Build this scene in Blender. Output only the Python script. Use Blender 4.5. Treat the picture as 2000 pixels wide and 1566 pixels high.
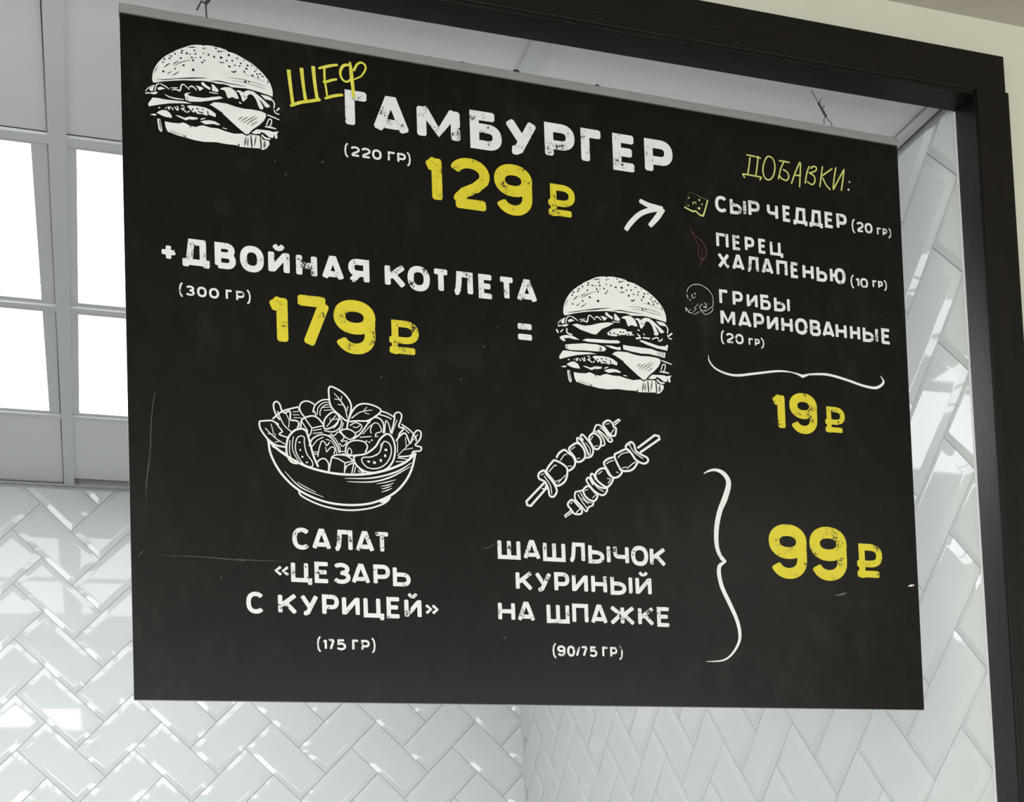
import bpy, bmesh, math, random
from mathutils import Vector, Matrix
from mathutils.geometry import tessellate_polygon

for o in list(bpy.data.objects):
    bpy.data.objects.remove(o, do_unlink=True)
scene = bpy.context.scene
COL = scene.collection
random.seed(7)
LOBBY = 29.0


# ------------------------------------------------------------------ camera
cam = bpy.data.cameras.new('camera')
cam.sensor_fit = 'HORIZONTAL'; cam.sensor_width = 36.0
cam.lens = 2714.5 / 2000 * 36
cam.shift_x = (1000 - 1108.2) / 2000          # the photograph is the upper crop of a level shot
cam.shift_y = (1582.8 - 783) / 2000
cam.clip_start = 0.02; cam.clip_end = 60
camo = bpy.data.objects.new('camera', cam); COL.objects.link(camo)
r = Vector((0.94385648, -0.32753154, -0.04310486))
d = Vector((-0.02174155, 0.06861068, -0.99740658))
f = Vector((0.32963956, 0.94234583, 0.05763759))
m = Matrix((( r.x, -d.x, -f.x, -1.18504), (r.y, -d.y, -f.y, -3.74256), (r.z, -d.z, -f.z, 1.6), (0, 0, 0, 1)))
camo.matrix_world = m
scene.camera = camo

# ------------------------------------------------------------------ world, lights, exposure
world = bpy.data.worlds.new('world'); scene.world = world; world.use_nodes = True
world.node_tree.nodes['Background'].inputs[0].default_value = (0.9, 0.95, 1.0, 1)
world.node_tree.nodes['Background'].inputs[1].default_value = 0.05
def area(name, loc, sx, sy, power, col, rot=(0, 0, 0)):
    l = bpy.data.lights.new(name, 'AREA'); l.shape = 'RECTANGLE'; l.size = sx; l.size_y = sy
    l.energy = power; l.color = col
    o = bpy.data.objects.new(name, l); COL.objects.link(o); o.location = loc; o.rotation_euler = rot
    return o
# ceiling luminaires of the customers' side, behind and left of the camera
area('lobby_ceiling_lamp', (-2.35, -4.1, 2.77), 1.2, 1.5, LOBBY * 1.0, (1.0, 0.975, 0.93))
area('lobby_ceiling_lamp.001', (-2.0, -5.3, 2.77), 1.6, 1.0, LOBBY * 1.1, (1.0, 0.975, 0.93))
# added cool fill behind the camera, evens the light on the board; no known window
area('added_front_fill', (-0.6, -6.05, 1.62), 4.6, 1.3, 128.0, (0.90, 0.95, 1.0), (math.radians(-90), 0, math.radians(180)))
area('lobby_ceiling_lamp.002', (1.1, -5.0, 2.77), 0.6, 0.6, LOBBY * 0.35, (1.0, 0.975, 0.93))
PANEL_STRENGTH = 4.4
scene.view_settings.view_transform = 'Standard'
scene.view_settings.look = 'None'
scene.view_settings.gamma = 1.0
scene.view_settings.use_curve_mapping = False
scene.view_settings.exposure = 0.0
QUAD = [(-1.1238, 2.6506), (-0.0815, 2.6366), (-0.0912, 1.8267), (-1.1269, 1.8361)]
WORDS = (
('lettering','w',((11.91,59.5,109.1,(('Г',260.1,292.7),('А',293.8,339.7),('М',349.2,404.3),('Б',417.1,458.5),('У',462.6,506.2),('Р',515.8,556.6),('Г',565.2,598.6),('Е',609,644.7),('Р',653.8,693.9))),)),
('lettering','w',((2.55,129.7,142.5,(('(',257.7,262.8),('2',265.4,276.8),('2',278.4,290.1),('0',291.8,303.4),('Г',311.2,321.2),('Р',323,333.8),(')',334.7,339.9))),)),
('price','y',((13.22,123.2,189.3,(('1',353.3,379),('2',389.1,441.5),('9',447.1,496.4))),(8.4,140.1,186.8,(('₽',513.7,554.1),)))),
('lettering','w',((7.38,270.8,302.2,(('Д',64.2,94.9),('В',100.9,125.1),('О',130.2,157.4),('Й',162.7,188),('Н',195.5,220.7),('А',226,253.2),('Я',258.3,284))),(6.05,279.2,300.8,(('+',38,59.4),)),(7.17,270.6,301.8,(('К',302.9,329.7),('О',331.6,359),('Т',361.3,385.4),('Л',387.3,414.3),('Е',421.5,442.2),('Т',446.3,470),('А',471.1,498.5))))),
('lettering','w',((7.63,328.3,349.5,(('=',467.3,493.3),)),)),
('lettering','w',((2.46,326.8,339.1,(('(',59.5,64.2),('3',67,77.2),('0',79.9,90.7),('0',93.5,104.7),('Г',112.5,120.7),('Р',124.4,134),(')',136.4,141.3))),)),
('price','y',((13.26,323,389.3,(('1',157.4,184.1),('7',189.7,236),('9',239.2,289.2))),(8.44,341.4,388.2,(('₽',302,343.2),)))),
('lettering','w',((4.54,122.9,145.5,(('С',753.1,771.2),('Ы',774.8,799),('Р',802.2,819.3),('Ч',830.1,846.9),('Е',853.9,867.3),('Д',869.8,891.4),('Д',894.4,915.1),('Е',918.4,932.9),('Р',936.7,952.9))),)),
('lettering','w',((2.92,130.3,144.9,(('(',960.4,966.1),('2',968.1,979.5),('0',981.1,993.3))),(2.45,134.5,145.6,(('Г',1000.5,1008.1),('Р',1009.6,1017),(')',1018,1023.5))))),
('lettering','w',((4.11,174.4,194.9,(('П',752.6,770.6),('Е',776.6,789.4),('Р',794.8,808.9),('Е',815,827.3),('Ц',832.2,852))),(4.44,200.9,223.1,(('Х',753.3,771.3),('А',774.4,793),('Л',795.5,814.2),('А',817.9,836.3),('П',840.8,857.6),('Е',862.3,875.5),('Н',880.5,897.6),('Ь',901.9,918.3),('Ю',922.6,946.9))))),
('lettering','w',((2.76,210.3,224.1,(('(',954.6,960.5),('1',962.3,968.4),('0',970,982.1))),(2.46,211.3,222.4,(('Г',989.4,996.7),('Р',998.3,1005.8),(')',1007.1,1012.4))))),
('lettering','w',((4.15,251.8,272.6,(('Г',753.5,767.8),('Р',773.1,788.3),('И',793.9,810.2),('Б',814.3,829.8),('Ы',834.7,858.6))),(4.44,278.5,300.8,(('М',754.1,775.7),('А',779.8,799.9),('Р',802.8,818.7),('И',822.8,840),('Н',844.5,861.8),('О',865.5,884.3),('В',888,904.8),('А',906.9,925.8),('Н',927.6,945),('Н',950.1,966),('Ы',970.1,994.4),('Е',999.7,1014.8))))),
('lettering','w',((2.73,310.2,323.9,(('(',753.4,758.7),('2',761,772.6),('0',774.5,786.8))),(2.3,314,324.5,(('Г',794.2,801.7),('Р',803.4,810.9),(')',811.9,817.5))))),
('price','y',((11.19,382.9,438.8,(('1',821.8,844.3),('9',851.7,892.9))),(7.15,397.4,437.1,(('₽',901.7,935.7),)))),
('price','y',((14.69,565,638.4,(('9',812,867.7),('9',873.1,928.9))),(9.38,584.6,636.7,(('₽',940,984.4),)))),
('lettering','w',((5.26,605.3,631.6,(('С',182.4,203.9),('А',205.4,228.4),('Л',230.7,253.9),('А',257.4,280.2),('Т',279.3,299.9))),(3.43,651.6,664.3,(('«',160.4,178.2),)),(5.07,645.1,670.5,(('Ц',179.8,204.4),('Е',207.5,226),('З',229.2,250.5),('А',251.5,274.1),('Р',278,298.3),('Ь',301.7,323.5))),(5.17,683.9,709.7,(('С',127.2,148.4),('К',163.7,186.5),('У',189.4,211.2),('Р',215.4,235.4),('И',239,260.3),('Ц',264.9,289.7),('Е',292.9,311.1),('Й',314.7,335.9))),(3.58,690.5,703.8,(('»',340,357.4),)))),
('lettering','w',((2.64,736.9,750.1,(('(',208,213.1),('1',214.5,219.8),('7',220.8,229.4),('5',231.3,242.6),('Г',249.9,258.6),('Р',260.9,271),(')',272.9,278.1))),)),
('lettering','w',((5.16,605,630.8,(('Ш',434.7,464.5),('А',468,490.8),('Ш',493.9,523.8),('Л',527.6,550.2),('Ы',554.5,584.7),('Ч',588.6,610),('О',613.3,636.6),('К',639.1,662.1))),(5.17,644,669.8,(('К',456.9,479.6),('У',482,504.2),('Р',507.6,527.8),('И',531.2,552.6),('Н',557.1,578.5),('Ы',583.1,613.4),('Й',617.6,639.9))),(5.15,683.2,709,(('Н',432.7,454.8),('А',457.7,480.9),('Ш',496,526.3),('П',530.1,551.7),('А',554.9,577.7),('Ж',580.5,615.6),('К',619.5,642.3),('Е',645.9,665.2))))),
('lettering','w',((2.71,736.9,750.5,(('(',502.1,507.5),('9',508.4,519.1),('0',521.5,531.9),('/',533,539.3),('7',539.8,549.2),('5',551.3,561.9),('Г',568.6,577.3),('Р',579.4,589.2),(')',591.1,596.7))),)),
)
ART = {
'hamburger_drawing': (
('F','w',1,0,0,((36.5,88.9),(35.2,87.9),(34.7,84.5),(35.3,79.2),(36.4,74.7),(38.5,69.6),(41.8,63.8),(46,58.7),(50.9,53.9),(55.8,50.2),(59.1,48.1),(63.3,44.8),(69.5,41.5),(75.6,38.2),(79.8,36.1),(86,34.5),(91.7,33.8),(94,34.4),(95.9,33.4),(102.5,32.7),(107.5,33.2),(113.7,33.6),(119.9,34.9),(122.2,36.7),(125.7,36.9),(131.1,38),(136.5,40.2),(142.7,43.1),(149,46),(155.2,50.3),(161.4,55.4),(165.1,59.7),(168.4,63.6),(170.8,68),(172.8,73.9),(173.5,78.7),(173.4,78.6),(173.1,83.4),(169.4,82.4),(161.9,81),(154.5,79.7),(147.5,78.7),(141.6,78.4),(132.2,79.1),(124.8,79.7),(121,78),(116,77.5),(108.6,78.1),(102.8,77.3),(97.8,77.3),(91.2,77.5),(82.9,78.8),(70.6,80.4),(58.4,83),(46.2,86),(39.3,88.4))),
('D','k',2,0,1.28,((69.3,44.8),)),
('D','k',2,0,1.39,((68.7,47.5),)),
('D','k',2,0,1.39,((74.6,47.1),)),
('D','k',2,0,0.86,((78.3,47.6),)),
('D','k',2,0,1.29,((83.5,42.1),)),
('D','k',2,0,1.29,((84.5,46.1),)),
('D','k',2,0,1.29,((80.3,51.2),)),
('D','k',2,0,0.8,((84.6,50.6),)),
('D','k',2,0,1.18,((90.2,49.4),)),
('D','k',2,0,1.29,((81.6,54.4),)),
('D','k',2,0,0.97,((93.4,43.6),)),
('D','k',2,0,1.29,((99.5,44.5),)),
('D','k',2,0,1.08,((93.7,37.8),)),
('D','k',2,0,0.86,((96,37),)),
('D','k',2,0,1.29,((91.9,55.1),)),
('D','k',2,0,1.18,((94.4,52.4),)),
('D','k',2,0,1.39,((67.7,54.2),)),
('D','k',2,0,1.28,((61.3,50.1),)),
('D','k',2,0,1.28,((57,53.7),)),
('D','k',2,0,1.28,((54.9,56.7),)),
('D','k',2,0,0.74,((54.6,53.3),)),
('D','k',2,0,1.27,((49,58.6),)),
('D','k',2,0,1.17,((47.3,62.4),)),
('D','k',2,0,1.39,((70.6,62.5),)),
('D','k',2,0,1.17,((60.9,68.3),)),
('D','k',2,0,1.38,((47.5,73.7),)),
('D','k',2,0,1.82,((81.4,66.1),)),
('S','k',2,1,(0.42,1.27,0.42),((48.6,68.7),(51.5,65.6),(55.2,62.5))),
('S','k',2,1,(0.32,0.96,0.32),((58,63.8),(61.3,60.8),(65,57.8))),
('S','g',2,1,(0.32,1.18,0.75,0.32),((60,65),(66.2,60),(72.4,56.9),(79,54.2))),
('S','g',2,1,(0.32,1.06,0.32),((37.5,77.1),(39.2,72.9),(41.5,68.8))),
('S','g',2,1,(0.42,1.27,0.42),((51.6,76),(54.5,74),(57,71.6))),
('S','g',2,1,(0.43,1.38,0.43),((57.7,76.7),(61.4,74.1),(65.6,70.5))),
('S','k',2,1,(0.32,1.39,0.32),((76,39.8),(81.4,38.4),(85.1,38.2))),
('S','k',2,1,(0.27,0.96,0.74,1.6,0.27),((40.2,85),(50.3,83.1),(62.5,80),(78.9,76.6),(96.6,73.5))),
('D','k',2,0,1.51,((105.8,46),)),
('D','k',2,0,1.08,((108.1,35.3),)),
('D','k',2,0,1.41,((111.1,38.5),)),
('D','k',2,0,1.19,((114,38),)),
('D','k',2,0,1.62,((113.9,45.5),)),
('D','k',2,0,1.52,((122.9,41),)),
('D','k',2,0,1.19,((120.5,48.1),)),
('D','k',2,0,1.3,((126.7,47.2),)),
('D','k',2,0,1.09,((132.7,43.1),)),
('D','k',2,0,1.09,((136.5,48.6),)),
('D','k',2,0,1.09,((129.7,52.2),)),
('D','k',2,0,1.09,((135.2,52.2),)),
('D','k',2,0,1.63,((123.2,54.7),)),
('D','k',2,0,1.31,((144.5,49.9),)),
('D','k',2,0,0.98,((149.3,49),)),
('D','k',2,0,1.42,((143,54.1),)),
('D','k',2,0,0.98,((140.1,57.5),)),
('D','k',2,0,0.98,((140.9,58.9),)),
('D','k',2,0,0.99,((154.7,52.8),)),
('D','k',2,0,1.09,((152.9,55.5),)),
('D','k',2,0,1.2,((155.6,58.6),)),
('D','k',2,0,1.32,((159.2,57.8),)),
('D','k',2,0,1.32,((161.9,60.4),)),
('D','k',2,0,1.42,((149.9,61.4),)),
('D','k',2,0,1.2,((156.6,62),)),
('D','k',2,0,1.63,((141.4,70.3),)),
('D','k',2,0,1.2,((145.7,69.6),)),
('D','k',2,0,0.76,((117.2,37),)),
('D','k',2,0,0.76,((140.6,44.1),)),
('S','k',2,0,0.97,((111.7,50.7),(113.7,51.9),(117.5,50.6))),
('S','k',2,0,1.41,((125.6,60.2),(128.1,61.1),(131,58.8))),
('S','g',2,1,(0.22,0.76,0.55,0.66,0.22),((121.6,68.4),(137.9,68.1),(148.4,69.2),(156.8,70.4),(166.5,72.6))),
('S','g',2,1,(0.22,0.55,0.55,0.65,0.22),((125.7,71.5),(135.8,71.3),(146.2,72.4),(156.7,74),(166.4,75.2))),
('S','k',2,1,(0.22,1.41,0.97,0.76,0.22),((100.3,76.6),(110.7,74.9),(121.1,75.6),(131.5,75.8),(141.9,76.2))),
('S','g',2,1,(0.22,0.55,0.22),((141.4,61.9),(150.7,62.6),(163.2,66.7))),
('S','k',2,1,0.99,((167.9,64.5),(167.6,68.1))),
('S','w',1,1,0.93,((27,100.9),(30.7,96),(37.2,92))),
('F','w',1,0,0,((30.9,97.3),(36.8,92.4),(35.4,99.1),(33,100))),
('F','w',1,0,0,((26.6,102.7),(29,101.7),(31.8,101.9),(37,100.1),(41.1,99.5),(39.4,101.9),(36.6,103.2),(31.8,102.8),(27.3,104))),
('S','w',1,1,1.27,((37.7,99.2),(38.4,94.3),(39.6,91.2),(42.5,89.3))),
('F','w',1,0,0,((40,94.9),(44.4,92.5),(49.2,94.2),(46,95.6),(41.9,97.2))),
('S','w',1,1,(0.85,1.36,1.44,0.42),((43.3,88.9),(47.7,90.5),(50.9,92.2),(54.1,94.7))),
('S','w',1,1,(0.42,1.27,0.42),((54.9,92.4),(59,91.6),(63.9,90.6))),
('S','w',1,1,(0.68,1.45,1.87,1.45,1.45,1.11,1.28),((56.5,94.9),(61,93.1),(65.7,93.8),(67.6,87.2),(70.1,85.6),(72.9,87.6),(76.7,90.7))),
('S','w',1,1,(1.11,1.8,1.11),((76.4,88.1),(79.9,86.2),(85.1,90.1))),
('F','w',1,0,0,((83.8,84.7),(88.5,84.9),(93.2,86.4),(88.4,90.6),(86.8,87.9))),
('F','w',1,0,0,((90.1,79.9),(92.8,78.9),(95.2,81.7),(100.9,84.7),(100,87.4),(95.1,85.2),(91,82.8))),
('F','w',1,0,0,((101.9,80.1),(104.4,80.1),(110.2,86),(108.9,88.6),(102.5,87.9),(102.6,83.5))),
('S','w',1,1,(0.86,1.29,0.43),((99.2,90.1),(105,90.3),(109.7,90.2))),
('F','w',1,1,0,((111.9,84.2),(116.4,81.3),(123.7,80.6),(127.6,82.6),(130.5,85.2),(132.4,89.6),(133.1,92.6),(128.9,92.8),(125.4,91.8),(121.5,93.9),(119.5,91.7),(118.2,87.3),(116.3,85))),
('F','w',1,0,0,((130.1,83.2),(134.1,82),(139,83.8),(142.9,86.8),(143.3,89.9),(138.7,95.3),(136.8,93.6),(136.3,90.5),(134,85.2))),
('S','k',2,1,0.77,((138.4,87.6),(141.8,90.1))),
('F','w',1,0,0,((139.5,82.7),(144.5,80.3),(150.5,80.8),(156.3,84.6),(160.7,88),(165.6,92),(170.1,96),(166.5,98.2),(164,97.5),(160.2,91.8),(156.7,88.7),(160.6,95.9),(162,99.4),(159.9,101.9),(157.4,100.6),(155.5,96.8),(153.7,90.8),(150.8,86.5),(147.4,84.5),(144.4,86),(142.3,89.5))),
('F','w',1,0,0,((158.6,83),(165.9,83.5),(170.3,84.4),(174.3,88.5),(175.9,91.9),(175,97.3),(173.6,98),(174.2,92.1),(172.7,88.7),(168.2,88.4),(163.8,87.8))),
('S','w',1,1,(1.56,1.35,1.56),((174.2,99.5),(176.4,103.4),(180.4,104))),
('S','w',1,1,(1.25,2.08),((177.2,100.3),(180.8,96.3))),
('S','w',1,1,1.54,((133.2,96.8),(136.2,97.9))),
('F','w',1,0,0,((34.8,107.3),(40,106.9),(48.8,107.3),(61.2,106.7),(70.1,106.2),(78.9,107.4),(65.6,109.1),(52.3,111.5),(42.5,114.5),(30.2,118.6),(29.7,115.2))),
('F','w',1,0,0,((73.1,111.4),(76.7,109.9),(85.6,109.3),(94.5,109.8),(99.4,111.4),(100.5,111.7),(106.3,115.7),(105.7,119.5),(101.3,118.6),(99.3,117.9),(95.7,119.2),(90.3,118.2),(84.9,119),(82.8,116),(80.9,118.3),(77,115))),
('S','k',2,1,1.28,((83.7,112.5),(86.8,113.4))),
('S','k',2,1,1.28,((85.9,116),(92.1,116.9))),
('S','k',2,1,1.29,((96.7,113.3),(97.5,118.9))),
('S','k',2,1,1.28,((78.8,115.7),(80.6,113))),
('S','k',2,1,1.28,((90.5,111.9),(92.2,113.5))),
('S','w',1,1,1.38,((51.7,114.9),(53.4,118.8))),
('S','w',1,1,1.38,((54.8,114.8),(52.1,118.6))),
('S','w',1,1,1.39,((56.1,115.6),(57.8,118.6))),
('S','w',1,1,1.39,((59.3,114.1),(62.3,118.4))),
('S','w',1,1,1.39,((62.4,112.7),(63.6,118.1))),
('S','w',1,1,1.39,((66.8,111.5),(70,111.4))),
('S','w',1,1,1.39,((66.8,114.3),(68.1,116.9))),
('S','w',1,1,1.39,((68.1,115.5),(72.9,119))),
('S','w',1,1,1.39,((70.4,112.8),(69,115.8))),
('S','w',1,1,1.38,((49.5,116.6),(49.5,118.3))),
('S','w',1,1,1.38,((40.9,118.4),(43.1,118))),
('S','w',1,1,1.39,((73.8,118.9),(76.1,116.6))),
('F','w',1,0,0,((38.8,124.7),(42.3,122),(46.3,120.2),(50.3,120.3),(53.8,122.6),(55.7,125.6),(56.1,128.4),(49.2,128.2),(44.9,127.3))),
('F','w',1,0,0,((31.3,128.3),(36.1,126.3),(39,126.8),(37.4,128.6),(34.3,128.5))),
('F','w',1,0,0,((59.9,124.6),(64.4,124.2),(70.1,125.9),(76.4,123.4),(84.8,123.3),(85.7,125),(79.8,126.8),(75.4,126.7),(71.8,128.8),(67.8,127.4))),
('S','w',1,1,(0.93,1.59,0.93),((88.4,125.1),(91.1,123.7),(94,122.8))),
('F','w',1,0,0,((88.1,127.5),(93.7,125.3),(99.2,124.3),(105.1,124.8),(111.1,127.6),(108.9,128.8),(103,128.2),(93.6,130.1))),
('F','w',1,0,0,((39.5,131.5),(40.8,131.8),(42.6,131.4),(43.8,136.9),(44.9,145.2),(43.6,147.4),(41,144.9),(39.8,137.5))),
('S','k',2,1,(0.46,1.26,0.46),((41.5,132.1),(42.5,137.1),(43,144.6))),
('F','w',1,0,0,((47.8,133.7),(56.2,134.2),(65,133.5),(67.7,131.9),(71.7,132.5),(75.2,134.3),(82.8,135.1),(87.3,132.9),(90.9,131.8),(96.3,132.6),(99,133.1),(108.8,132.9),(116.1,134.8),(126.4,136.4),(136.7,134.7),(139.7,136.4),(145.7,134),(148.6,134.4),(157.6,134.1),(160,138.4),(167.5,138.9),(168,143),(164.7,148.2),(160.7,151),(157.7,150.8),(157.2,149.8),(146.8,150.5),(132.9,151.4),(129,150),(115.7,150.4),(105.9,149.9),(101.6,150.4),(91.3,151.7),(80.2,151.1),(71.3,149.6),(62.5,148.6),(55.9,146.8),(51.1,145.7),(49,141.7),(48.2,137.6))),
('S','k',2,1,(0.46,2.09,0.58),((77,126.9),(76.8,132.6),(76.9,137.1))),
('S','k',2,1,(0.9,1.8,1.41),((146.2,134.6),(146.7,142.6),(147.2,150.1))),
('S','k',2,1,(0.9,1.55,1.42),((156.9,133.7),(157.7,140.9),(157.9,150.5))),
('S','g',2,1,(0.64,2.19,0.64),((152.4,134.9),(151.2,141.4),(150.3,147.8))),
('S','g',2,1,(0.64,2.56,0.64),((140.6,137.8),(139.5,144.7),(138.4,149.6))),
('S','g',2,1,(0.64,1.92,0.64),((143.1,139),(142.5,144.3),(142.3,149.5))),
('S','g',2,1,(0.64,3.22,1.29),((162.5,139.6),(162.1,144.4),(161.5,148.7))),
('S','k',2,1,1.53,((131.9,148),(131.9,151.3))),
('S','w',1,1,1.02,((113.7,131.1),(118.6,132.1))),
('S','g',2,1,(0.23,0.81,0.23),((54.2,142.8),(54.6,144.6),(54.8,146.5))),
('S','g',2,1,(0.23,0.81,0.23),((56.9,143.4),(57.3,145.2),(57.4,147))),
('S','g',2,1,(0.23,0.81,0.23),((59.1,143.9),(59.5,145.7),(59.6,147.5))),
('S','g',2,1,(0.23,0.81,0.23),((61.3,144.3),(61.7,146.2),(61.8,148))),
('S','g',2,1,(0.23,0.81,0.23),((64.3,145),(64.7,147),(64.9,148.6))),
('S','g',2,1,(0.23,0.81,0.23),((67.4,145.7),(67.8,147.7),(68,149.3))),
('S','k',2,1,1.5,((69.6,147.5),(71.3,149.1))),
('F','w',3,0,0,((99.1,106),(104.1,101.9),(109.5,101.2),(119.3,101.1),(129.1,103.2),(139,104.2),(148.9,103.6),(158.9,104.1),(164.3,105.8),(164.7,109.4),(162.1,115.1),(155.9,121.8),(148.3,128.2),(143.4,134.2),(140.7,135.2),(133.4,130.1),(123.7,122.2),(116.5,116.1),(109.3,111.6),(102,107.6))),
('S','k',2,3,2.2,((99.1,106),(104.1,101.9),(109.5,101.2),(119.3,101.1),(129.1,103.2),(139,104.2),(148.9,103.6),(158.9,104.1),(164.3,105.8),(164.7,109.4),(162.1,115.1),(155.9,121.8),(148.3,128.2),(143.4,134.2),(140.7,135.2),(133.4,130.1),(123.7,122.2),(116.5,116.1),(109.3,111.6),(102,107.6))),
('S','g',4,1,(0.38,1.28,0.38),((132.2,119.3),(134.7,116.4),(137.2,114.4))),
('S','g',4,1,(0.38,1.28,0.38),((134.6,120.9),(139.2,116.7),(143.7,113.3))),
('S','g',4,1,(0.39,1.29,0.39),((137.5,122.1),(144.9,116.1),(152.2,110.9))),
('S','g',4,1,(0.39,1.29,0.39),((141.5,123.1),(148.3,117.1),(155.2,112))),
('S','g',4,1,(0.39,1.29,0.39),((146.4,123.8),(150.2,120.5),(154,117.9))),
('S','w',1,1,(1.35,1.76,1.04),((165.5,106.9),(172.7,108.7),(180.5,111))),
('S','w',1,1,1.35,((164.9,120.1),(166,117.1),(167.9,112.3),(170.9,112.4),(170.5,117.9),(168.2,120.9))),
('F','w',1,0,0,((147.2,132.1),(152.8,127),(160.8,126.4),(168.3,126.2),(172.3,127.1),(179.3,125.4),(177,129),(177.6,134.2),(175.1,135.2),(173.7,129.5),(172.6,134.4),(168.1,134.6),(162.2,130.3),(158.7,129.2),(157.2,131.6),(151.2,133.1))),
('S','w',1,1,(1.55,2.58,1.55),((158.9,132.3),(163,136.1),(169.3,136.5))),
('S','w',1,1,(1.24,2.28,1.04),((162.9,122),(169.9,122),(176.4,122.8))),
('S','w',1,1,(0.65,1.39,1.57,0.93),((48.7,100.9),(53.3,103.2),(61.2,104.1),(69.9,103.8))),
('F','w',1,0,0,((70.5,97.6),(73,95.2),(78.8,93.9),(74.1,96.5),(76.5,98.2),(83.6,98.6),(92.6,98.2),(100.7,96.1),(99.9,96),(111.7,93.1),(115.2,94.8),(109.6,97),(99.8,100.3),(88,103.6),(77.2,105.1),(71.9,104.2),(71.5,100.2))),
('S','k',2,1,(0.35,0.81,0.35),((72.9,100),(73.9,102.2),(74.8,104.7))),
),
'double_hamburger_drawing': (
('F','w',1,0,0,((534.5,311.5),(533.2,310.4),(532.7,306.9),(533.3,301.4),(534.4,296.7),(536.6,291.4),(540,285.3),(544.3,280),(549.3,275),(554.4,271.1),(557.8,269),(562.1,265.5),(568.5,262.1),(574.8,258.6),(579.1,256.5),(585.5,254.8),(591.4,254.1),(593.7,254.7),(595.7,253.6),(602.5,252.9),(607.6,253.4),(614,253.9),(620.4,255.2),(622.8,257.1),(626.4,257.3),(631.9,258.4),(637.5,260.7),(643.9,263.7),(650.4,266.8),(656.8,271.3),(663.1,276.6),(667,281),(670.3,285.1),(672.8,289.7),(674.9,295.8),(675.6,300.8),(675.5,300.7),(675.2,305.7),(671.4,304.7),(663.7,303.2),(656,301.9),(648.8,300.8),(642.7,300.5),(633.1,301.3),(625.4,301.9),(621.5,300.1),(616.4,299.6),(608.8,300.2),(602.8,299.4),(597.6,299.4),(590.8,299.6),(582.3,300.9),(569.6,302.6),(557.1,305.3),(544.5,308.5),(537.4,311))),
('D','k',2,0,1.32,((568.3,265.5),)),
('D','k',2,0,1.43,((567.7,268.3),)),
('D','k',2,0,1.43,((573.7,267.9),)),
('D','k',2,0,0.89,((577.6,268.4),)),
('D','k',2,0,1.33,((582.9,262.7),)),
('D','k',2,0,1.33,((583.9,266.9),)),
('D','k',2,0,1.33,((579.6,272.2),)),
('D','k',2,0,0.82,((584,271.6),)),
('D','k',2,0,1.22,((589.8,270.3),)),
('D','k',2,0,1.33,((581,275.5),)),
('D','k',2,0,1,((593.1,264.3),)),
('D','k',2,0,1.33,((599.4,265.2),)),
('D','k',2,0,1.11,((593.4,258.2),)),
('D','k',2,0,0.89,((595.8,257.4),)),
('D','k',2,0,1.33,((591.6,276.3),)),
('D','k',2,0,1.22,((594.1,273.4),)),
('D','k',2,0,1.43,((566.6,275.3),)),
('D','k',2,0,1.32,((560,271),)),
('D','k',2,0,1.32,((555.6,274.8),)),
('D','k',2,0,1.32,((553.5,277.9),)),
('D','k',2,0,0.76,((553.1,274.4),)),
('D','k',2,0,1.31,((547.4,279.9),)),
('D','k',2,0,1.2,((545.6,283.9),)),
('D','k',2,0,1.43,((569.6,284),)),
('D','k',2,0,1.2,((559.6,290),)),
('D','k',2,0,1.42,((545.8,295.6),)),
('D','k',2,0,1.87,((580.7,287.7),)),
('S','k',2,1,(0.43,1.31,0.43),((547,290.4),(550,287.2),(553.8,284))),
('S','k',2,1,(0.33,0.99,0.33),((556.6,285.3),(560,282.2),(563.9,279.1))),
('S','g',2,1,(0.33,1.22,0.77,0.33),((558.7,286.6),(565.1,281.4),(571.5,278.1),(578.3,275.3))),
('S','g',2,1,(0.33,1.09,0.33),((535.5,299.2),(537.3,294.8),(539.7,290.5))),
('S','g',2,1,(0.43,1.31,0.43),((550.1,298),(553,295.9),(555.6,293.4))),
('S','g',2,1,(0.44,1.42,0.44),((556.3,298.8),(560.2,296.1),(564.5,292.3))),
('S','k',2,1,(0.33,1.43,0.33),((575.2,260.3),(580.7,258.9),(584.6,258.6))),
('S','k',2,1,(0.28,0.99,0.76,1.65,0.28),((538.3,307.4),(548.7,305.4),(561.3,302.2),(578.2,298.7),(596.4,295.4))),
('D','k',2,0,1.56,((605.9,266.8),)),
('D','k',2,0,1.11,((608.2,255.6),)),
('D','k',2,0,1.45,((611.3,259),)),
('D','k',2,0,1.23,((614.3,258.4),)),
('D','k',2,0,1.67,((614.2,266.3),)),
('D','k',2,0,1.57,((623.5,261.6),)),
('D','k',2,0,1.23,((621,269),)),
('D','k',2,0,1.34,((627.4,268),)),
('D','k',2,0,1.12,((633.6,263.7),)),
('D','k',2,0,1.12,((637.5,269.5),)),
('D','k',2,0,1.12,((630.5,273.2),)),
('D','k',2,0,1.12,((636.2,273.2),)),
('D','k',2,0,1.68,((623.8,275.8),)),
('D','k',2,0,1.35,((645.7,270.8),)),
('D','k',2,0,1.01,((650.7,269.9),)),
('D','k',2,0,1.46,((644.2,275.2),)),
('D','k',2,0,1.01,((641.2,278.8),)),
('D','k',2,0,1.01,((642,280.2),)),
('D','k',2,0,1.02,((656.2,273.9),)),
('D','k',2,0,1.12,((654.4,276.7),)),
('D','k',2,0,1.24,((657.2,279.9),)),
('D','k',2,0,1.36,((660.9,279.1),)),
('D','k',2,0,1.36,((663.7,281.8),)),
('D','k',2,0,1.46,((651.3,282.8),)),
('D','k',2,0,1.24,((658.2,283.4),)),
('D','k',2,0,1.68,((642.5,292.1),)),
('D','k',2,0,1.24,((647,291.4),)),
('D','k',2,0,0.78,((617.6,257.4),)),
('D','k',2,0,0.78,((641.7,264.8),)),
('S','k',2,0,1,((612,271.7),(614,272.9),(617.9,271.6))),
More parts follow.
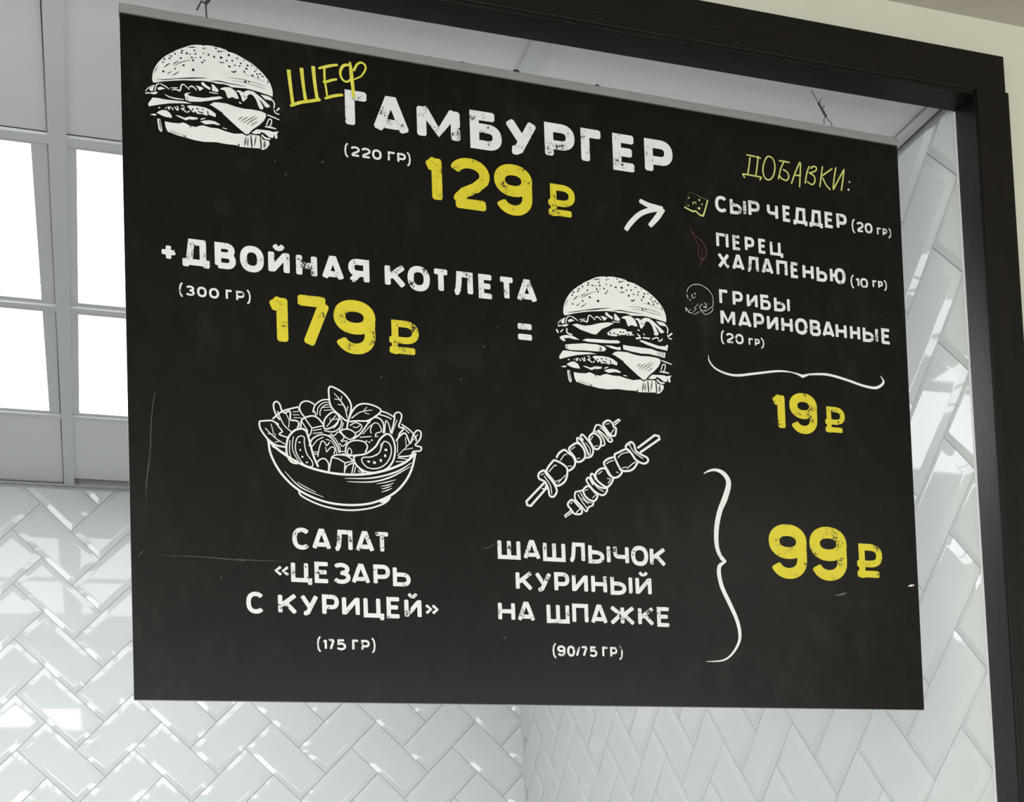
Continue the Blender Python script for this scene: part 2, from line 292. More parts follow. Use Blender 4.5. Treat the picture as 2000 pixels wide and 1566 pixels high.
('S','k',2,0,1.45,((626.3,281.6),(628.8,282.5),(631.8,280.1))),
('S','g',2,1,(0.23,0.78,0.57,0.68,0.23),((622.2,290.1),(638.9,289.8),(649.8,290.9),(658.4,292.2),(668.4,294.5))),
('S','g',2,1,(0.23,0.57,0.57,0.67,0.23),((626.4,293.3),(636.8,293.1),(647.5,294.3),(658.3,295.9),(668.3,297.2))),
('S','k',2,1,(0.23,1.45,1,0.78,0.23),((600.2,298.7),(610.9,296.9),(621.6,297.6),(632.3,297.8),(643.1,298.2))),
('S','g',2,1,(0.23,0.57,0.23),((642.5,283.3),(652.1,284.1),(665,288.3))),
('S','k',2,1,1.02,((669.8,286),(669.5,289.8))),
('S','w',1,1,0.96,((524.7,324),(528.5,318.9),(535.2,314.7))),
('F','w',1,0,0,((528.7,320.2),(534.8,315.1),(533.4,322.1),(530.9,323))),
('F','w',1,0,0,((524.3,325.9),(526.8,324.8),(529.7,325),(535,323.1),(539.2,322.5),(537.5,325),(534.6,326.4),(529.7,326),(525,327.2))),
('S','w',1,1,1.31,((535.7,322.2),(536.5,317.1),(537.7,313.9),(540.7,311.9))),
('F','w',1,0,0,((538.1,317.7),(542.6,315.2),(547.6,317),(544.3,318.5),(540.1,320.1))),
('S','w',1,1,(0.88,1.4,1.48,0.43),((541.5,311.5),(546,313.1),(549.3,314.9),(552.6,317.5))),
('S','w',1,1,(0.43,1.31,0.43),((553.5,315.1),(557.7,314.3),(562.7,313.2))),
('S','w',1,1,(0.7,1.49,1.93,1.49,1.49,1.14,1.32),((555.1,317.7),(559.7,315.9),(564.6,316.6),(566.5,309.7),(569.1,308),(572,310.1),(575.9,313.3))),
('S','w',1,1,(1.14,1.85,1.14),((575.6,310.6),(579.2,308.7),(584.6,312.7))),
('F','w',1,0,0,((583.2,307.1),(588.1,307.3),(592.9,308.9),(588,313.2),(586.3,310.4))),
('F','w',1,0,0,((589.7,302.1),(592.5,301.1),(595,304),(600.8,307.1),(599.9,309.9),(594.9,307.6),(590.6,305.1))),
('F','w',1,0,0,((601.9,302.3),(604.4,302.3),(610.4,308.5),(609.1,311.2),(602.5,310.4),(602.6,305.8))),
('S','w',1,1,(0.89,1.33,0.44),((599.1,312.7),(605.1,312.9),(609.9,312.8))),
('F','w',1,1,0,((612.2,306.6),(616.8,303.6),(624.3,302.8),(628.3,304.9),(631.3,307.6),(633.3,312.2),(634,315.3),(629.7,315.5),(626.1,314.5),(622,316.7),(620,314.4),(618.6,309.8),(616.7,307.4))),
('F','w',1,0,0,((630.9,305.5),(635,304.3),(640.1,306.2),(644.1,309.3),(644.5,312.5),(639.8,318.1),(637.8,316.4),(637.3,313.1),(634.9,307.6))),
('S','k',2,1,0.79,((639.5,310.1),(643,312.7))),
('F','w',1,0,0,((640.6,305),(645.7,302.5),(651.9,303),(657.9,307),(662.4,310.5),(667.5,314.7),(672.1,318.9),(668.4,321.2),(665.8,320.4),(661.9,314.5),(658.3,311.3),(662.3,318.8),(663.8,322.4),(661.6,325),(659,323.7),(657.1,319.7),(655.2,313.5),(652.2,309),(648.7,306.9),(645.6,308.5),(643.5,312.1))),
('F','w',1,0,0,((660.3,305.3),(667.8,305.8),(672.3,306.8),(676.4,311.1),(678.1,314.6),(677.1,320.2),(675.7,321),(676.3,314.8),(674.8,311.3),(670.1,311),(665.6,310.3))),
('S','w',1,1,(1.61,1.39,1.61),((676.3,322.5),(678.6,326.6),(682.7,327.2))),
('S','w',1,1,(1.29,2.14),((679.4,323.4),(683.1,319.2))),
('S','w',1,1,1.59,((634.1,319.7),(637.2,320.9))),
('F','w',1,0,0,((530.3,357.9),(535.7,357.4),(544.8,357.9),(557.6,357.2),(566.8,356.7),(576,358),(562.2,359.7),(548.4,362.1),(538.3,365.2),(525.6,369.4),(525,365.9))),
('F','w',1,0,0,((570,362),(573.7,360.5),(582.9,359.9),(592.1,360.4),(597.2,362),(598.3,362.3),(604.3,366.4),(603.7,370.3),(599.1,369.4),(597.1,368.6),(593.3,370),(587.8,368.9),(582.2,369.8),(580,366.7),(578,369),(574,365.7))),
('S','k',2,1,1.32,((580.9,363.1),(584.1,364.1))),
('S','k',2,1,1.32,((583.2,366.7),(589.6,367.6))),
('S','k',2,1,1.33,((594.4,364),(595.2,369.7))),
('S','k',2,1,1.32,((575.9,366.4),(577.7,363.7))),
('S','k',2,1,1.32,((588,362.5),(589.7,364.2))),
('S','w',1,1,1.43,((547.8,365.6),(549.6,369.6))),
('S','w',1,1,1.43,((551,365.5),(548.2,369.4))),
('S','w',1,1,1.44,((552.4,366.3),(554.1,369.4))),
('S','w',1,1,1.44,((555.7,364.8),(558.8,369.1))),
('S','w',1,1,1.44,((558.9,363.3),(560.1,368.8))),
('S','w',1,1,1.44,((563.4,362.1),(566.7,362))),
('S','w',1,1,1.44,((563.4,365),(564.8,367.6))),
('S','w',1,1,1.44,((564.8,366.2),(569.7,369.8))),
('S','w',1,1,1.44,((567.2,363.5),(565.7,366.5))),
('S','w',1,1,1.43,((545.5,367.3),(545.5,369))),
('S','w',1,1,1.43,((536.6,369.1),(538.9,368.7))),
('S','w',1,1,1.44,((570.7,369.7),(573.1,367.3))),
('F','w',1,0,0,((534.5,375.6),(538.1,372.8),(542.2,371),(546.4,371.1),(550,373.4),(551.9,376.5),(552.4,379.3),(545.2,379.1),(540.8,378.2))),
('F','w',1,0,0,((526.7,379.2),(531.7,377.2),(534.7,377.7),(533,379.5),(529.8,379.4))),
('F','w',1,0,0,((556.3,375.5),(561,375.1),(566.8,376.8),(573.4,374.2),(582.1,374.1),(583,375.9),(576.9,377.7),(572.3,377.6),(568.6,379.7),(564.5,378.3))),
('S','w',1,1,(0.96,1.65,0.96),((585.8,376),(588.6,374.5),(591.6,373.6))),
('F','w',1,0,0,((585.5,378.4),(591.3,376.2),(597,375.2),(603.1,375.7),(609.3,378.5),(607,379.7),(600.9,379.1),(591.2,381.1))),
('F','w',1,0,0,((535.2,382.5),(536.5,382.8),(538.4,382.4),(539.6,388),(540.8,396.4),(539.4,398.7),(536.7,396.1),(535.5,388.6))),
('S','k',2,1,(0.48,1.3,0.48),((537.3,383.1),(538.3,388.2),(538.8,395.8))),
('F','w',1,0,0,((543.8,384.7),(552.5,385.2),(561.6,384.5),(564.4,382.9),(568.5,383.5),(572.1,385.3),(580,386.1),(584.6,383.9),(588.4,382.8),(594,383.6),(596.8,384.1),(606.9,383.9),(614.4,385.8),(625.1,387.5),(635.8,385.7),(638.9,387.5),(645.1,385),(648.1,385.4),(657.4,385.1),(659.9,389.5),(667.6,390),(668.2,394.2),(664.7,399.5),(660.6,402.3),(657.5,402.1),(657,401.1),(646.2,401.8),(631.8,402.7),(627.8,401.3),(614,401.7),(603.9,401.2),(599.4,401.7),(588.8,403),(577.3,402.4),(568.1,400.9),(559,399.9),(552.2,398),(547.2,396.9),(545,392.9),(544.2,388.7))),
('S','k',2,1,(0.48,2.16,0.6),((574,377.8),(573.8,383.6),(573.9,388.2))),
('S','k',2,1,(0.93,1.86,1.46),((645.6,385.6),(646.1,393.8),(646.6,401.4))),
('S','k',2,1,(0.93,1.6,1.47),((656.7,384.7),(657.5,392),(657.7,401.8))),
('S','g',2,1,(0.66,2.27,0.66),((652,385.9),(650.8,392.6),(649.8,399.1))),
('S','g',2,1,(0.66,2.65,0.66),((639.8,388.9),(638.7,395.9),(637.5,400.9))),
('S','g',2,1,(0.66,1.99,0.66),((642.4,390.1),(641.8,395.5),(641.6,400.8))),
('S','g',2,1,(0.66,3.33,1.33),((662.5,390.7),(662,395.6),(661.4,400))),
('S','k',2,1,1.58,((630.8,399.3),(630.8,402.6))),
('S','w',1,1,1.06,((612,382.1),(617,383.1))),
('S','g',2,1,(0.24,0.84,0.24),((550.4,394),(550.8,395.8),(551,397.7))),
('S','g',2,1,(0.24,0.84,0.24),((553.2,394.6),(553.6,396.4),(553.7,398.2))),
('S','g',2,1,(0.24,0.84,0.24),((555.5,395.1),(555.9,396.9),(556,398.8))),
('S','g',2,1,(0.24,0.84,0.24),((557.7,395.5),(558.2,397.4),(558.3,399.3))),
('S','g',2,1,(0.24,0.84,0.24),((560.8,396.2),(561.3,398.2),(561.5,399.9))),
('S','g',2,1,(0.24,0.84,0.24),((564.1,396.9),(564.5,399),(564.7,400.6))),
('S','k',2,1,1.55,((566.3,398.8),(568.1,400.4))),
('F','w',3,0,0,((596.9,356.5),(602,352.4),(607.6,351.6),(617.8,351.5),(627.9,353.7),(638.1,354.7),(648.4,354.1),(658.7,354.6),(664.3,356.3),(664.7,360),(662,365.8),(655.6,372.6),(647.8,379.1),(642.7,385.2),(639.9,386.2),(632.3,381.1),(622.3,373),(614.9,366.8),(607.4,362.2),(599.9,358.2))),
('S','k',2,3,2.28,((596.9,356.5),(602,352.4),(607.6,351.6),(617.8,351.5),(627.9,353.7),(638.1,354.7),(648.4,354.1),(658.7,354.6),(664.3,356.3),(664.7,360),(662,365.8),(655.6,372.6),(647.8,379.1),(642.7,385.2),(639.9,386.2),(632.3,381.1),(622.3,373),(614.9,366.8),(607.4,362.2),(599.9,358.2))),
('S','g',4,1,(0.39,1.32,0.39),((631.1,370.1),(633.7,367.1),(636.3,365.1))),
('S','g',4,1,(0.39,1.32,0.39),((633.6,371.7),(638.4,367.4),(643,364))),
('S','g',4,1,(0.4,1.33,0.4),((636.6,372.9),(644.2,366.8),(651.8,361.5))),
('S','g',4,1,(0.4,1.33,0.4),((640.7,373.9),(647.8,367.8),(654.9,362.6))),
('S','g',4,1,(0.4,1.33,0.4),((645.8,374.6),(649.7,371.3),(653.7,368.6))),
('S','w',1,1,(1.4,1.82,1.08),((665.6,357.4),(673,359.3),(681.1,361.6))),
('S','w',1,1,1.4,((664.9,370.9),(666.1,367.8),(668,362.9),(671.2,363),(670.7,368.6),(668.4,371.7))),
('F','w',1,0,0,((646.6,383.1),(652.4,377.9),(660.7,377.3),(668.5,377.1),(672.6,378),(679.8,376.3),(677.5,379.9),(678.1,385.2),(675.5,386.2),(674.1,380.4),(672.9,385.4),(668.3,385.6),(662.2,381.3),(658.5,380.1),(657,382.6),(650.8,384.1))),
('S','w',1,1,(1.6,2.67,1.6),((658.7,383.3),(663,387.2),(669.5,387.6))),
('S','w',1,1,(1.28,2.36,1.08),((662.9,372.8),(670.1,372.8),(676.8,373.6))),
('F','w',1,0,0,((544,322.6),(550.2,320.8),(560.8,322.3),(568.9,320.9),(582.5,316.4),(593.4,314.4),(602.1,314.5),(593.2,319.9),(584.9,323.9),(576.5,332.2),(571.2,332.1),(555.3,328))),
('S','w',1,1,2.09,((522.6,330.8),(524.8,335.4))),
('S','w',1,1,(1.05,1.78),((531.9,329.9),(528,334))),
('S','w',1,1,1.89,((536.7,328),(537.2,334.1),(543.8,335.7))),
('F','w',1,0,0,((597.4,324.1),(599.6,322.3),(609.5,320.7),(617.6,321.4),(619.2,323.9),(626.8,323.3),(625.6,326.3),(630,327.4),(622.2,328.9),(611.9,328.8),(603.6,331.8),(597.1,331.7),(592.8,331.3),(591.8,328.3))),
('S','k',2,1,1.74,((600,327.4),(602.6,328.7))),
('S','k',2,1,1.74,((609.3,324.9),(611.4,326.2))),
('S','k',2,1,1.74,((614.2,324.4),(614.7,326.4))),
('S','k',2,1,1.74,((604.8,329),(608,329.7))),
('S','k',2,1,1.75,((620.1,326.4),(622.3,328.2))),
('S','k',2,1,1.73,((595.1,326.9),(596.6,329.9))),
('S','k',2,1,1.74,((616.8,327.7),(617.9,329))),
('S','w',1,1,(1.08,2.37),((633.3,325),(637.6,328.7))),
('S','w',1,1,2.38,((631.4,331.7),(638.9,330.2))),
('S','w',1,1,1.95,((641.4,329.6),(651.3,329.9))),
('S','w',1,1,3.26,((657.5,321.9),(660.1,324))),
('S','w',1,1,1.63,((654.1,330.4),(660.8,327.6),(664.1,329.6))),
('S','w',1,1,1.63,((662.8,332.1),(666.8,330.9),(668.8,328.1))),
('S','w',1,1,1.41,((642.2,324.1),(643.8,326))),
('S','w',1,1,(1.64,1.09),((677.6,324),(681.2,320))),
('F','w',1,0,0,((526.3,340.9),(529.4,338.8),(533.7,337.4),(542.2,336.8),(547.4,338.7),(553.4,341.6),(547.3,341.8),(538.8,340.5),(531.9,341.8),(534.7,344.6),(532.3,345.7),(528.7,344.2))),
('F','w',1,0,0,((557.1,341.8),(562.9,339),(581.7,338.1),(597.9,337.8),(597.9,337.4),(606.1,336.9),(609.6,338.9),(607,340.8),(597.8,341.6),(581.5,342.7),(565.4,342.9))),
('F','w',1,0,0,((533.6,349.8),(541.2,348.3),(559.9,345.5),(576,345.2),(586.7,346.9),(589.7,349.7),(587,353.2),(575.7,354.4),(559.6,354.9),(540.9,356.3),(534.3,354.8))),
('S','g',2,1,(1.99,3.98),((581.8,348),(581.6,353.1))),
('S','g',2,1,1.05,((535.8,350.1),(535.9,354.7))),
('F','w',1,0,0,((587.9,345.3),(597.6,344.8),(597.6,345.2),(605.2,346.2),(609.3,345.1),(609.9,348.8),(606.7,349.7),(597.5,348.5))),
('F','w',1,0,0,((613.1,342.1),(619.5,342.6),(635.9,343),(652.4,343.4),(660.6,345.7),(672.4,346.5),(671.5,353.6),(668.6,353.3),(660.4,352),(649.4,350.5),(638.3,351.1),(624.7,349.8),(613.2,347.9))),
('S','g',2,1,0.68,((661.1,346.7),(661.2,353))),
('S','g',2,1,0.68,((663.4,346.5),(663.4,352.8))),
('S','g',2,1,0.68,((665.6,346.3),(665.7,352.5))),
('S','g',2,1,0.68,((667.8,346),(667.9,352.3))),
('S','g',2,1,0.68,((669.5,345.9),(669.6,352.1))),
('F','w',1,0,0,((636,334.6),(639.6,333.1),(652.7,336),(663.7,338.6),(673.2,337.9),(674.1,335.4),(676.8,336.7),(674.9,343.8),(671.8,343.3),(660.8,342),(647.1,338.7))),
),
'arrow': (
('S','w',1,1,(5.91,6.82,6.82,6.82,7.73),((622.9,188.4),(630.7,177.3),(642.6,165.1),(655.6,157.8),(670.9,152.9))),
('S','w',1,1,(5.5,6.88,7.79,6.88),((643.9,145.6),(655.9,150.1),(666.3,152),(677,152.9))),
('S','w',1,1,(7.79,7.79,5.96),((677,152),(668.5,164.9),(656.9,178.6))),
),
'curly_brace': (
('S','w',1,1,(0.47,1.87,2.33,2.8,3.26,3.26,2.8,1.4),((734.1,343.6),(735.2,351.6),(743.1,360.4),(758.4,366),(775.1,367.1),(799.5,362.5),(836.4,355.4),(856.2,354.9))),
('S','w',1,0,(1.44,2.4,4.31,2.4),((856.2,354.9),(866,356.6),(873.4,359.1),(883.5,355.4))),
('S','w',1,1,(2.46,3.44,3.44,3.44,3.93,3.44,0.49),((883.5,355.4),(911.3,353),(941.5,357.7),(966.8,363.4),(987.4,364.5),(999.5,355.7),(994.8,346.7))),
),
'curly_brace#2': (
('S','w',1,1,(0.8,2.66,3.72,5.85,6.91,7.45,7.98,6.91,6.91,6.38,5.85,5.32),((720.2,504),(727.8,499.7),(737.7,497.7),(747.8,500.8),(754.9,509.2),(755,519.4),(748.9,536.3),(742,550.7),(736.8,568.7),(734.6,586.5),(735.3,601.6),(739.2,612.7))),
('S','w',1,0,(5.29,5.81,2.11),((739.2,612.7),(742.6,616.4),(747.7,619.4))),
('S','w',1,1,(2.12,5.29,5.82,5.82,5.82,5.29,4.76,3.7,2.64,2.12,0.53),((747.1,619.4),(738.1,625.4),(736.5,636.8),(740.3,654.2),(749.6,674),(759.1,695),(763,712.5),(761,726.4),(750.6,741.7),(736.5,750.6),(712.8,752.6))),
),
'salad_bowl_drawing': (
('S','w',1,1,2.82,((156.1,502),(165,510.7),(178.4,520.2),(194.1,528.4),(210.1,533.7),(233.2,537.4),(256.6,537.5),(280.3,534.1),(304.3,526.4),(322.7,516.7),(334.5,505))),
('S','w',1,1,2.58,((157.5,503.1),(159.1,516.9),(164.5,530.5),(173.2,543.9),(186.5,556.9),(203.5,566.4),(226.4,573.3),(253.1,574.6),(279.2,570.4),(303.3,558.8),(318.2,544.6),(328.4,527.1),(334.5,505))),
('S','w',1,1,2,((191.6,561.3),(194.3,566.9),(209,574.2),(226.2,579),(249.4,581.1),(273.1,577.9),(291,571.5),(299,565.6),(301.5,561.3))),
('S','w',1,1,(3.59,4.78,1.2),((300.9,561.3),(296,565.8),(288.7,569.2))),
('S','w',1,1,(0.46,1.62,0.46),((175.6,539),(193.4,556.5),(220.7,567.1))),
('S','w',1,1,(0.47,1.05,0.47),((190.1,550.9),(200.3,556.6),(211.6,561.7))),
('S','w',1,1,(0.48,1.93,2.17,0.72),((246.4,542.6),(280.1,539.8),(310.2,530.2),(329.3,517.4))),
('S','w',1,1,(0.48,1.68,1.92,0.6),((249.3,546.3),(280,544.5),(304,536.6),(327.9,522.3))),
('S','w',1,1,(0.48,1.32,0.48),((285.2,546.8),(297.2,543.8),(309.3,539.8))),
('S','w',1,1,(0.48,1.32,0.48),((289.9,549.7),(298,547.5),(306.2,544.2))),
('S','w',1,1,(0.48,1.32,0.48),((291,552.7),(297.3,550.6),(303.7,547.6))),
('S','w',1,1,(0.48,1.32,0.48),((290.9,556.2),(297.5,553.9),(304.2,550.6))),
('S','w',1,1,2.07,((147.6,481.2),(148.5,489.8),(156.2,500.9),(166.2,508.2),(177.5,509.7))),
('S','w',1,1,1.85,((147.6,481.2),(154.4,480),(162.4,479.4),(170.2,483.4))),
('S','w',1,1,1.15,((154.2,488.8),(165.3,499.6),(178.7,507.3))),
('S','w',1,1,0.92,((156.9,495),(163.7,495.6))),
('S','w',1,1,0.92,((161.1,483),(163.7,494.4))),
('S','w',1,1,0.92,((165.4,494.3),(165.3,499.6))),
('S','w',1,1,0.92,((165.1,504.8),(170.8,503.2))),
('S','w',1,1,1.62,((161.6,509.8),(169.4,513.8),(179.5,518.9))),
('S','w',1,1,1.86,((163,477.2),(175.2,466.8),(193.7,460.1))),
('S','w',1,1,1.69,((292.7,456.6),(300.4,458.4),(309.9,463))),
('S','w',1,1,1.45,((290.8,461),(299.1,462.7),(306.2,465.7))),
('S','w',1,1,1.7,((318,470.7),(328.7,477.7),(335.1,485.6),(335.6,490.4))),
('S','w',1,1,1.21,((319.2,473.6),(327.4,481.4))),
('S','w',1,1,1.86,((171.5,477.5),(167.6,472.5),(165,465.1),(164.8,458.7),(168.1,455.8),(171.8,458.7),(173.9,465.6),(177.4,468.8),(182.6,466),(184,468.8),(184.1,476.4),(190.9,477),(193.7,480.3),(191.8,486.3))),
('S','w',1,1,1.28,((168.9,467.1),(175.9,482.9),(184.8,491))),
('S','w',1,1,0.93,((178.6,468.7),(182.3,477.7),(181.5,486))),
('S','w',1,1,1.62,((165.7,480.3),(170.7,486.9),(174,491.3),(170.5,495.1),(180.1,498.1))),
('S','w',1,1,2.32,((197,485.9),(188.3,489),(181.2,497.7),(178.4,508.5),(179,519),(183.3,526.8),(190.7,528.8))),
('S','w',1,1,2.34,((197,485.9),(202.3,489),(205.8,500.5),(210,517.8),(215.4,531))),
('S','w',1,1,1.28,((195,495.2),(190.6,499.3),(188.9,511.2),(192.6,521.5),(199.3,529.8),(207.9,531.1),(208.3,525),(202,515.5),(199.6,503.3),(199.6,496.3),(195,495.2))),
('S','w',1,1,1.04,((187,496.1),(185.4,511.5),(191.9,525.6))),
('S','w',1,1,1.04,((182.8,501.1),(181.9,515.2),(185,526.1))),
('D','w',1,0,1.4,((193.9,502.8),)),
('D','w',1,0,1.4,((194.6,511.9),)),
('D','w',1,0,1.4,((196.9,520),)),
('D','w',1,0,1.4,((202,526.4),)),
('S','w',1,1,2.02,((232,432.1),(230.5,444.1),(233.1,456.9),(242.2,465.7),(251.4,472),(255.8,462.1),(256.9,452.5),(253.3,444.5),(245.3,436.8),(232,432.1))),
('S','w',1,1,(0.71,1.42,1.66,0.95),((236.5,439.4),(244.4,448.2),(249.5,456.7),(251.7,468.4))),
('S','w',1,1,0.95,((244.8,448.6),(245.8,442.2))),
('S','w',1,1,0.95,((242.7,447.2),(236.9,446.5))),
('S','w',1,1,0.95,((247.2,453.3),(240.8,453))),
('S','w',1,1,0.95,((251.7,460.1),(253.1,454))),
('S','w',1,1,1.92,((253.2,471.3),(257.6,460.8),(264.9,452.1),(274.5,449.2),(286.3,451.2),(293.3,456),(287.1,463.1),(276.2,470),(264.4,471.2),(253.7,473))),
('S','w',1,1,(1.43,1.19,0.72),((256.8,468.6),(268.2,459.9),(282.6,456.3))),
('S','w',1,1,0.84,((271.8,458.4),(276.1,453.2))),
('S','w',1,1,0.84,((272.4,460.1),(278.8,462))),
('S','w',1,1,1.75,((212.8,455.4),(205.4,452.2),(198.4,454),(195,460.2),(196.9,467.1),(200.8,471.7))),
('S','w',1,1,1.64,((231,447.9),(221.7,449.6),(213.6,456.3),(210.8,465.4))),
('S','w',1,1,1.06,((230.9,451),(222.7,453.1),(217,459.5),(215.9,467.9))),
('S','w',1,1,1.06,((230.8,453.8),(223.8,456.3),(219.5,462.8),(219.4,468.8))),
('S','w',1,1,1.41,((212.6,463.4),(214.2,469.2))),
('S','w',1,1,0.83,((222,458.5),(233.1,456.7))),
('S','w',1,1,0.83,((223.6,461.9),(233.6,460.2))),
('S','w',1,1,0.82,((186.6,466.8),(194.1,465.6))),
('S','w',1,1,0.82,((186.5,470.3),(194.6,469.7))),
('S','w',1,1,0.82,((187.6,473.5),(197.3,473))),
('S','w',1,1,0.82,((193.6,461.5),(194.1,465))),
('S','w',1,1,1.88,((195.8,486),(196.9,476.5),(200.8,472.7),(209.5,469.6),(216.4,471.6),(223.2,479.1))),
('S','w',1,0,1.41,((200.8,472.7),(209.1,484.4),(223.1,480.3))),
('S','w',1,1,1.4,((209.1,484.4),(207.6,491),(205.4,494.1))),
('S','w',1,1,1.17,((196.7,476.5),(204.4,488.9))),
('S','w',1,1,1.06,((210.2,487.2),(220.7,484.6))),
('S','w',1,1,1.06,((210.1,490.8),(221.7,488.6))),
('S','w',1,1,1.77,((235.3,462.7),(226.9,469.3),(223.5,476.7),(224.4,483.9),(232.4,481.9),(239.6,475.4),(241.9,468.1),(235.3,462.7))),
('S','w',1,1,1.06,((226.6,481.4),(238.1,466.6))),
('S','w',1,1,0.83,((231.4,474.9),(231,470.2))),
('S','w',1,1,0.83,((233.8,472.3),(238.5,471.3))),
('S','w',1,1,1.42,((241.9,468.1),(244.9,473.7),(241.7,482.3),(233.4,487.1),(223.6,486.1))),
('S','w',1,1,0.95,((238.6,469.5),(240.7,475.3),(234.7,482.9))),
('S','w',1,1,1.65,((205.1,506.4),(209.9,496.9),(220.5,491.3),(230.9,493.8),(238.2,502.7),(240.9,512))),
('S','w',1,1,1.05,((207.1,509.2),(214.5,499.2),(222.7,494.2))),
('S','w',1,1,1.06,((228.6,491.1),(236.1,494.6),(241.7,504.8),(242.3,511.9))),
('S','w',1,1,0.94,((225,496.7),(231.9,498.5),(236.4,505.2),(237.9,513.4))),
('S','w',1,1,1.29,((215.1,518.6),(217.2,507.9),(220.3,499.6),(223.7,500.3),(226,504.3),(229.8,499.8))),
('S','w',1,1,1.18,((225.7,512.2),(231.7,505.6),(235.8,507.6),(234.4,514.2))),
('S','w',1,1,1.05,((208.3,513.8),(215.9,512.7))),
('S','w',1,1,1.05,((209.4,516.1),(215.2,515.3))),
('S','w',1,1,0.94,((224.7,506.1),(225.7,512.2))),
('S','w',1,1,1.64,((213.2,527),(217.4,522),(223.2,520.4),(227.7,526),(227.6,536))),
('S','w',1,1,1.65,((232,517.4),(229.7,527),(227.6,536.6))),
('S','w',1,1,1.66,((232,517.4),(238.5,514.5),(250.2,515.1),(257.6,520.8))),
('S','w',1,0,1.42,((232.5,518.3),(239.5,519.2),(247.6,523.6),(257.6,520.8))),
('S','w',1,1,1.53,((247.6,523.6),(246.6,535.8))),
('S','w',1,1,1.42,((258.2,522.8),(250.4,526.7),(247.3,532.2))),
('S','w',1,1,1.42,((258.4,522.6),(255.4,536))),
('S','w',1,1,1.18,((260.4,527.2),(258.4,535))),
('S','w',1,1,0.95,((262.6,531.7),(266.1,534.5))),
('S','w',1,1,2.14,((298.4,484.9),(291,491.5),(284.8,501.5),(272.7,510.8),(260.2,514.1),(258.5,519.6),(262.7,527),(272,532.5),(283.9,532.9),(297.1,528.1),(305.8,517.9),(309.2,504.5),(307.8,492.6),(303.8,485.9),(298.4,484.9))),
('S','w',1,1,1.43,((295.7,494.1),(292.5,501),(289.3,508.4),(279.7,514.1),(269.6,515.6),(268.2,520.7),(274.5,527.3),(285.2,528),(296.1,522.5),(303,512.2),(304.5,502.5),(301.7,495.7),(295.7,494.1))),
('S','w',1,1,0.84,((292.1,496.2),(290.6,505.9),(285.7,512.2))),
('D','w',1,0,1.92,((297.8,504.1),)),
('D','w',1,0,1.92,((296.7,511.4),)),
('D','w',1,0,1.92,((291.2,517.6),)),
('D','w',1,0,1.91,((283.3,520.8),)),
('D','w',1,0,1.91,((276.2,520.1),)),
('S','w',1,1,(1.19,2.85),((261.6,525.9),(269.6,534.2))),
('S','w',1,1,1.66,((260.8,513.1),(252.5,514.7),(248.9,511.4),(249.3,504.3),(253.6,498),(262.5,495.2),(271.9,496.6),(275.3,502.3),(272.1,509.1))),
('S','w',1,1,1.18,((252.8,505.2),(255.6,507.9),(255.5,512.1),(252.6,513.5),(250.9,509.5),(252.8,505.2))),
('S','w',1,1,1.8,((257.8,494.1),(267.5,486.2),(279.2,470),(285.9,465),(293,467.4),(296.1,474.3),(295.1,484))),
('S','w',1,1,1.2,((280.5,485.4),(279.7,480.4),(283.3,473),(288.3,472),(291.7,475.9),(292.8,481.8),(286.5,484.7),(285.1,489.6))),
('S','w',1,1,1.2,((266.1,491.1),(280.4,489))),
('S','w',1,1,0.96,((269.8,487.2),(280.8,474.4))),
('D','w',1,0,1.19,((274.3,495.2),)),
('D','w',1,0,1.2,((280.9,493.5),)),
('D','w',1,0,1.2,((287.6,488.2),)),
('D','w',1,0,1.19,((277.8,496.1),)),
('S','w',1,1,1.54,((244,484.5),(253.4,482.3),(261.5,487.9),(254.5,494.6),(246.2,489.7),(244,484.5))),
('S','w',1,1,1.31,((254.7,477.7),(261.9,473.5),(269.2,476.5),(266.6,482.7),(261.6,485.7))),
('S','w',1,1,0.95,((258.2,478.6),(262.9,479.4),(267.8,475.4))),
('S','w',1,1,1.9,((252.6,471.9),(251.1,481.6))),
('S','w',1,1,1.82,((304.4,483.3),(307.7,473.4),(309.8,463.6),(310,459),(314.9,456.2),(318.6,459.5),(317.2,466.6),(314.6,474),(320.3,476.2),(315.5,482.4),(314.2,486.3))),
('S','w',1,1,0.96,((312.8,465.7),(305.6,484.4))),
('S','w',1,1,1.32,((304.4,483.3),(302.4,472.6),(299.1,468.1),(297.5,476.6),(297.2,483.8))),
('S','w',1,1,1.44,((273.8,470.2),(279.7,472.1))),
('S','w',1,1,1.83,((310.8,492.4),(315.2,486),(322.5,481.8),(328.2,493.4),(332.1,483.5),(337.2,477),(342,479.1),(340.5,487.6),(334.4,495.4),(341.7,497.5),(340.1,502.2),(331.8,503.6),(327.7,509.1),(313.2,511.4))),
('S','w',1,1,0.97,((338.3,481.8),(323.2,498.6),(312,510.3))),
('S','w',1,1,0.85,((323.2,498.6),(322.4,486.6))),
('S','w',1,1,0.85,((319.5,502.5),(331.7,499.2))),
('S','w',1,1,0.96,((312.6,492.2),(312.1,506.7))),
('S','w',1,1,1.09,((311.9,512.7),(326.4,514))),
('S','w',1,1,1.09,((309.4,517.7),(321.4,516.8))),
('S','w',1,1,1.18,((231,489.3),(235.6,491.3),(241,486.5),(247.3,492.8),(243.6,497.6),(250.7,497),(245.8,503.6),(241.5,500.1))),
('S','w',1,1,1.18,((245.7,473.7),(242.9,481),(242.2,486.4))),
('S','w',1,1,1.07,((247.2,474.7),(244.6,483.3))),
('S','w',1,1,1.06,((243.3,510),(249.1,509.6))),
('S','w',1,1,0.95,((243.8,513),(248.5,512.6))),
),
'skewers_drawing': (
('S','w',1,0,2.76,((499.2,530.7),(474.5,556.3),(475.4,560.9),(480,561.7),(502.3,536.8))),
('S','w',1,1,(0.43,3.21,3.21),((495.2,538.3),(500,539),(501.9,533.6))),
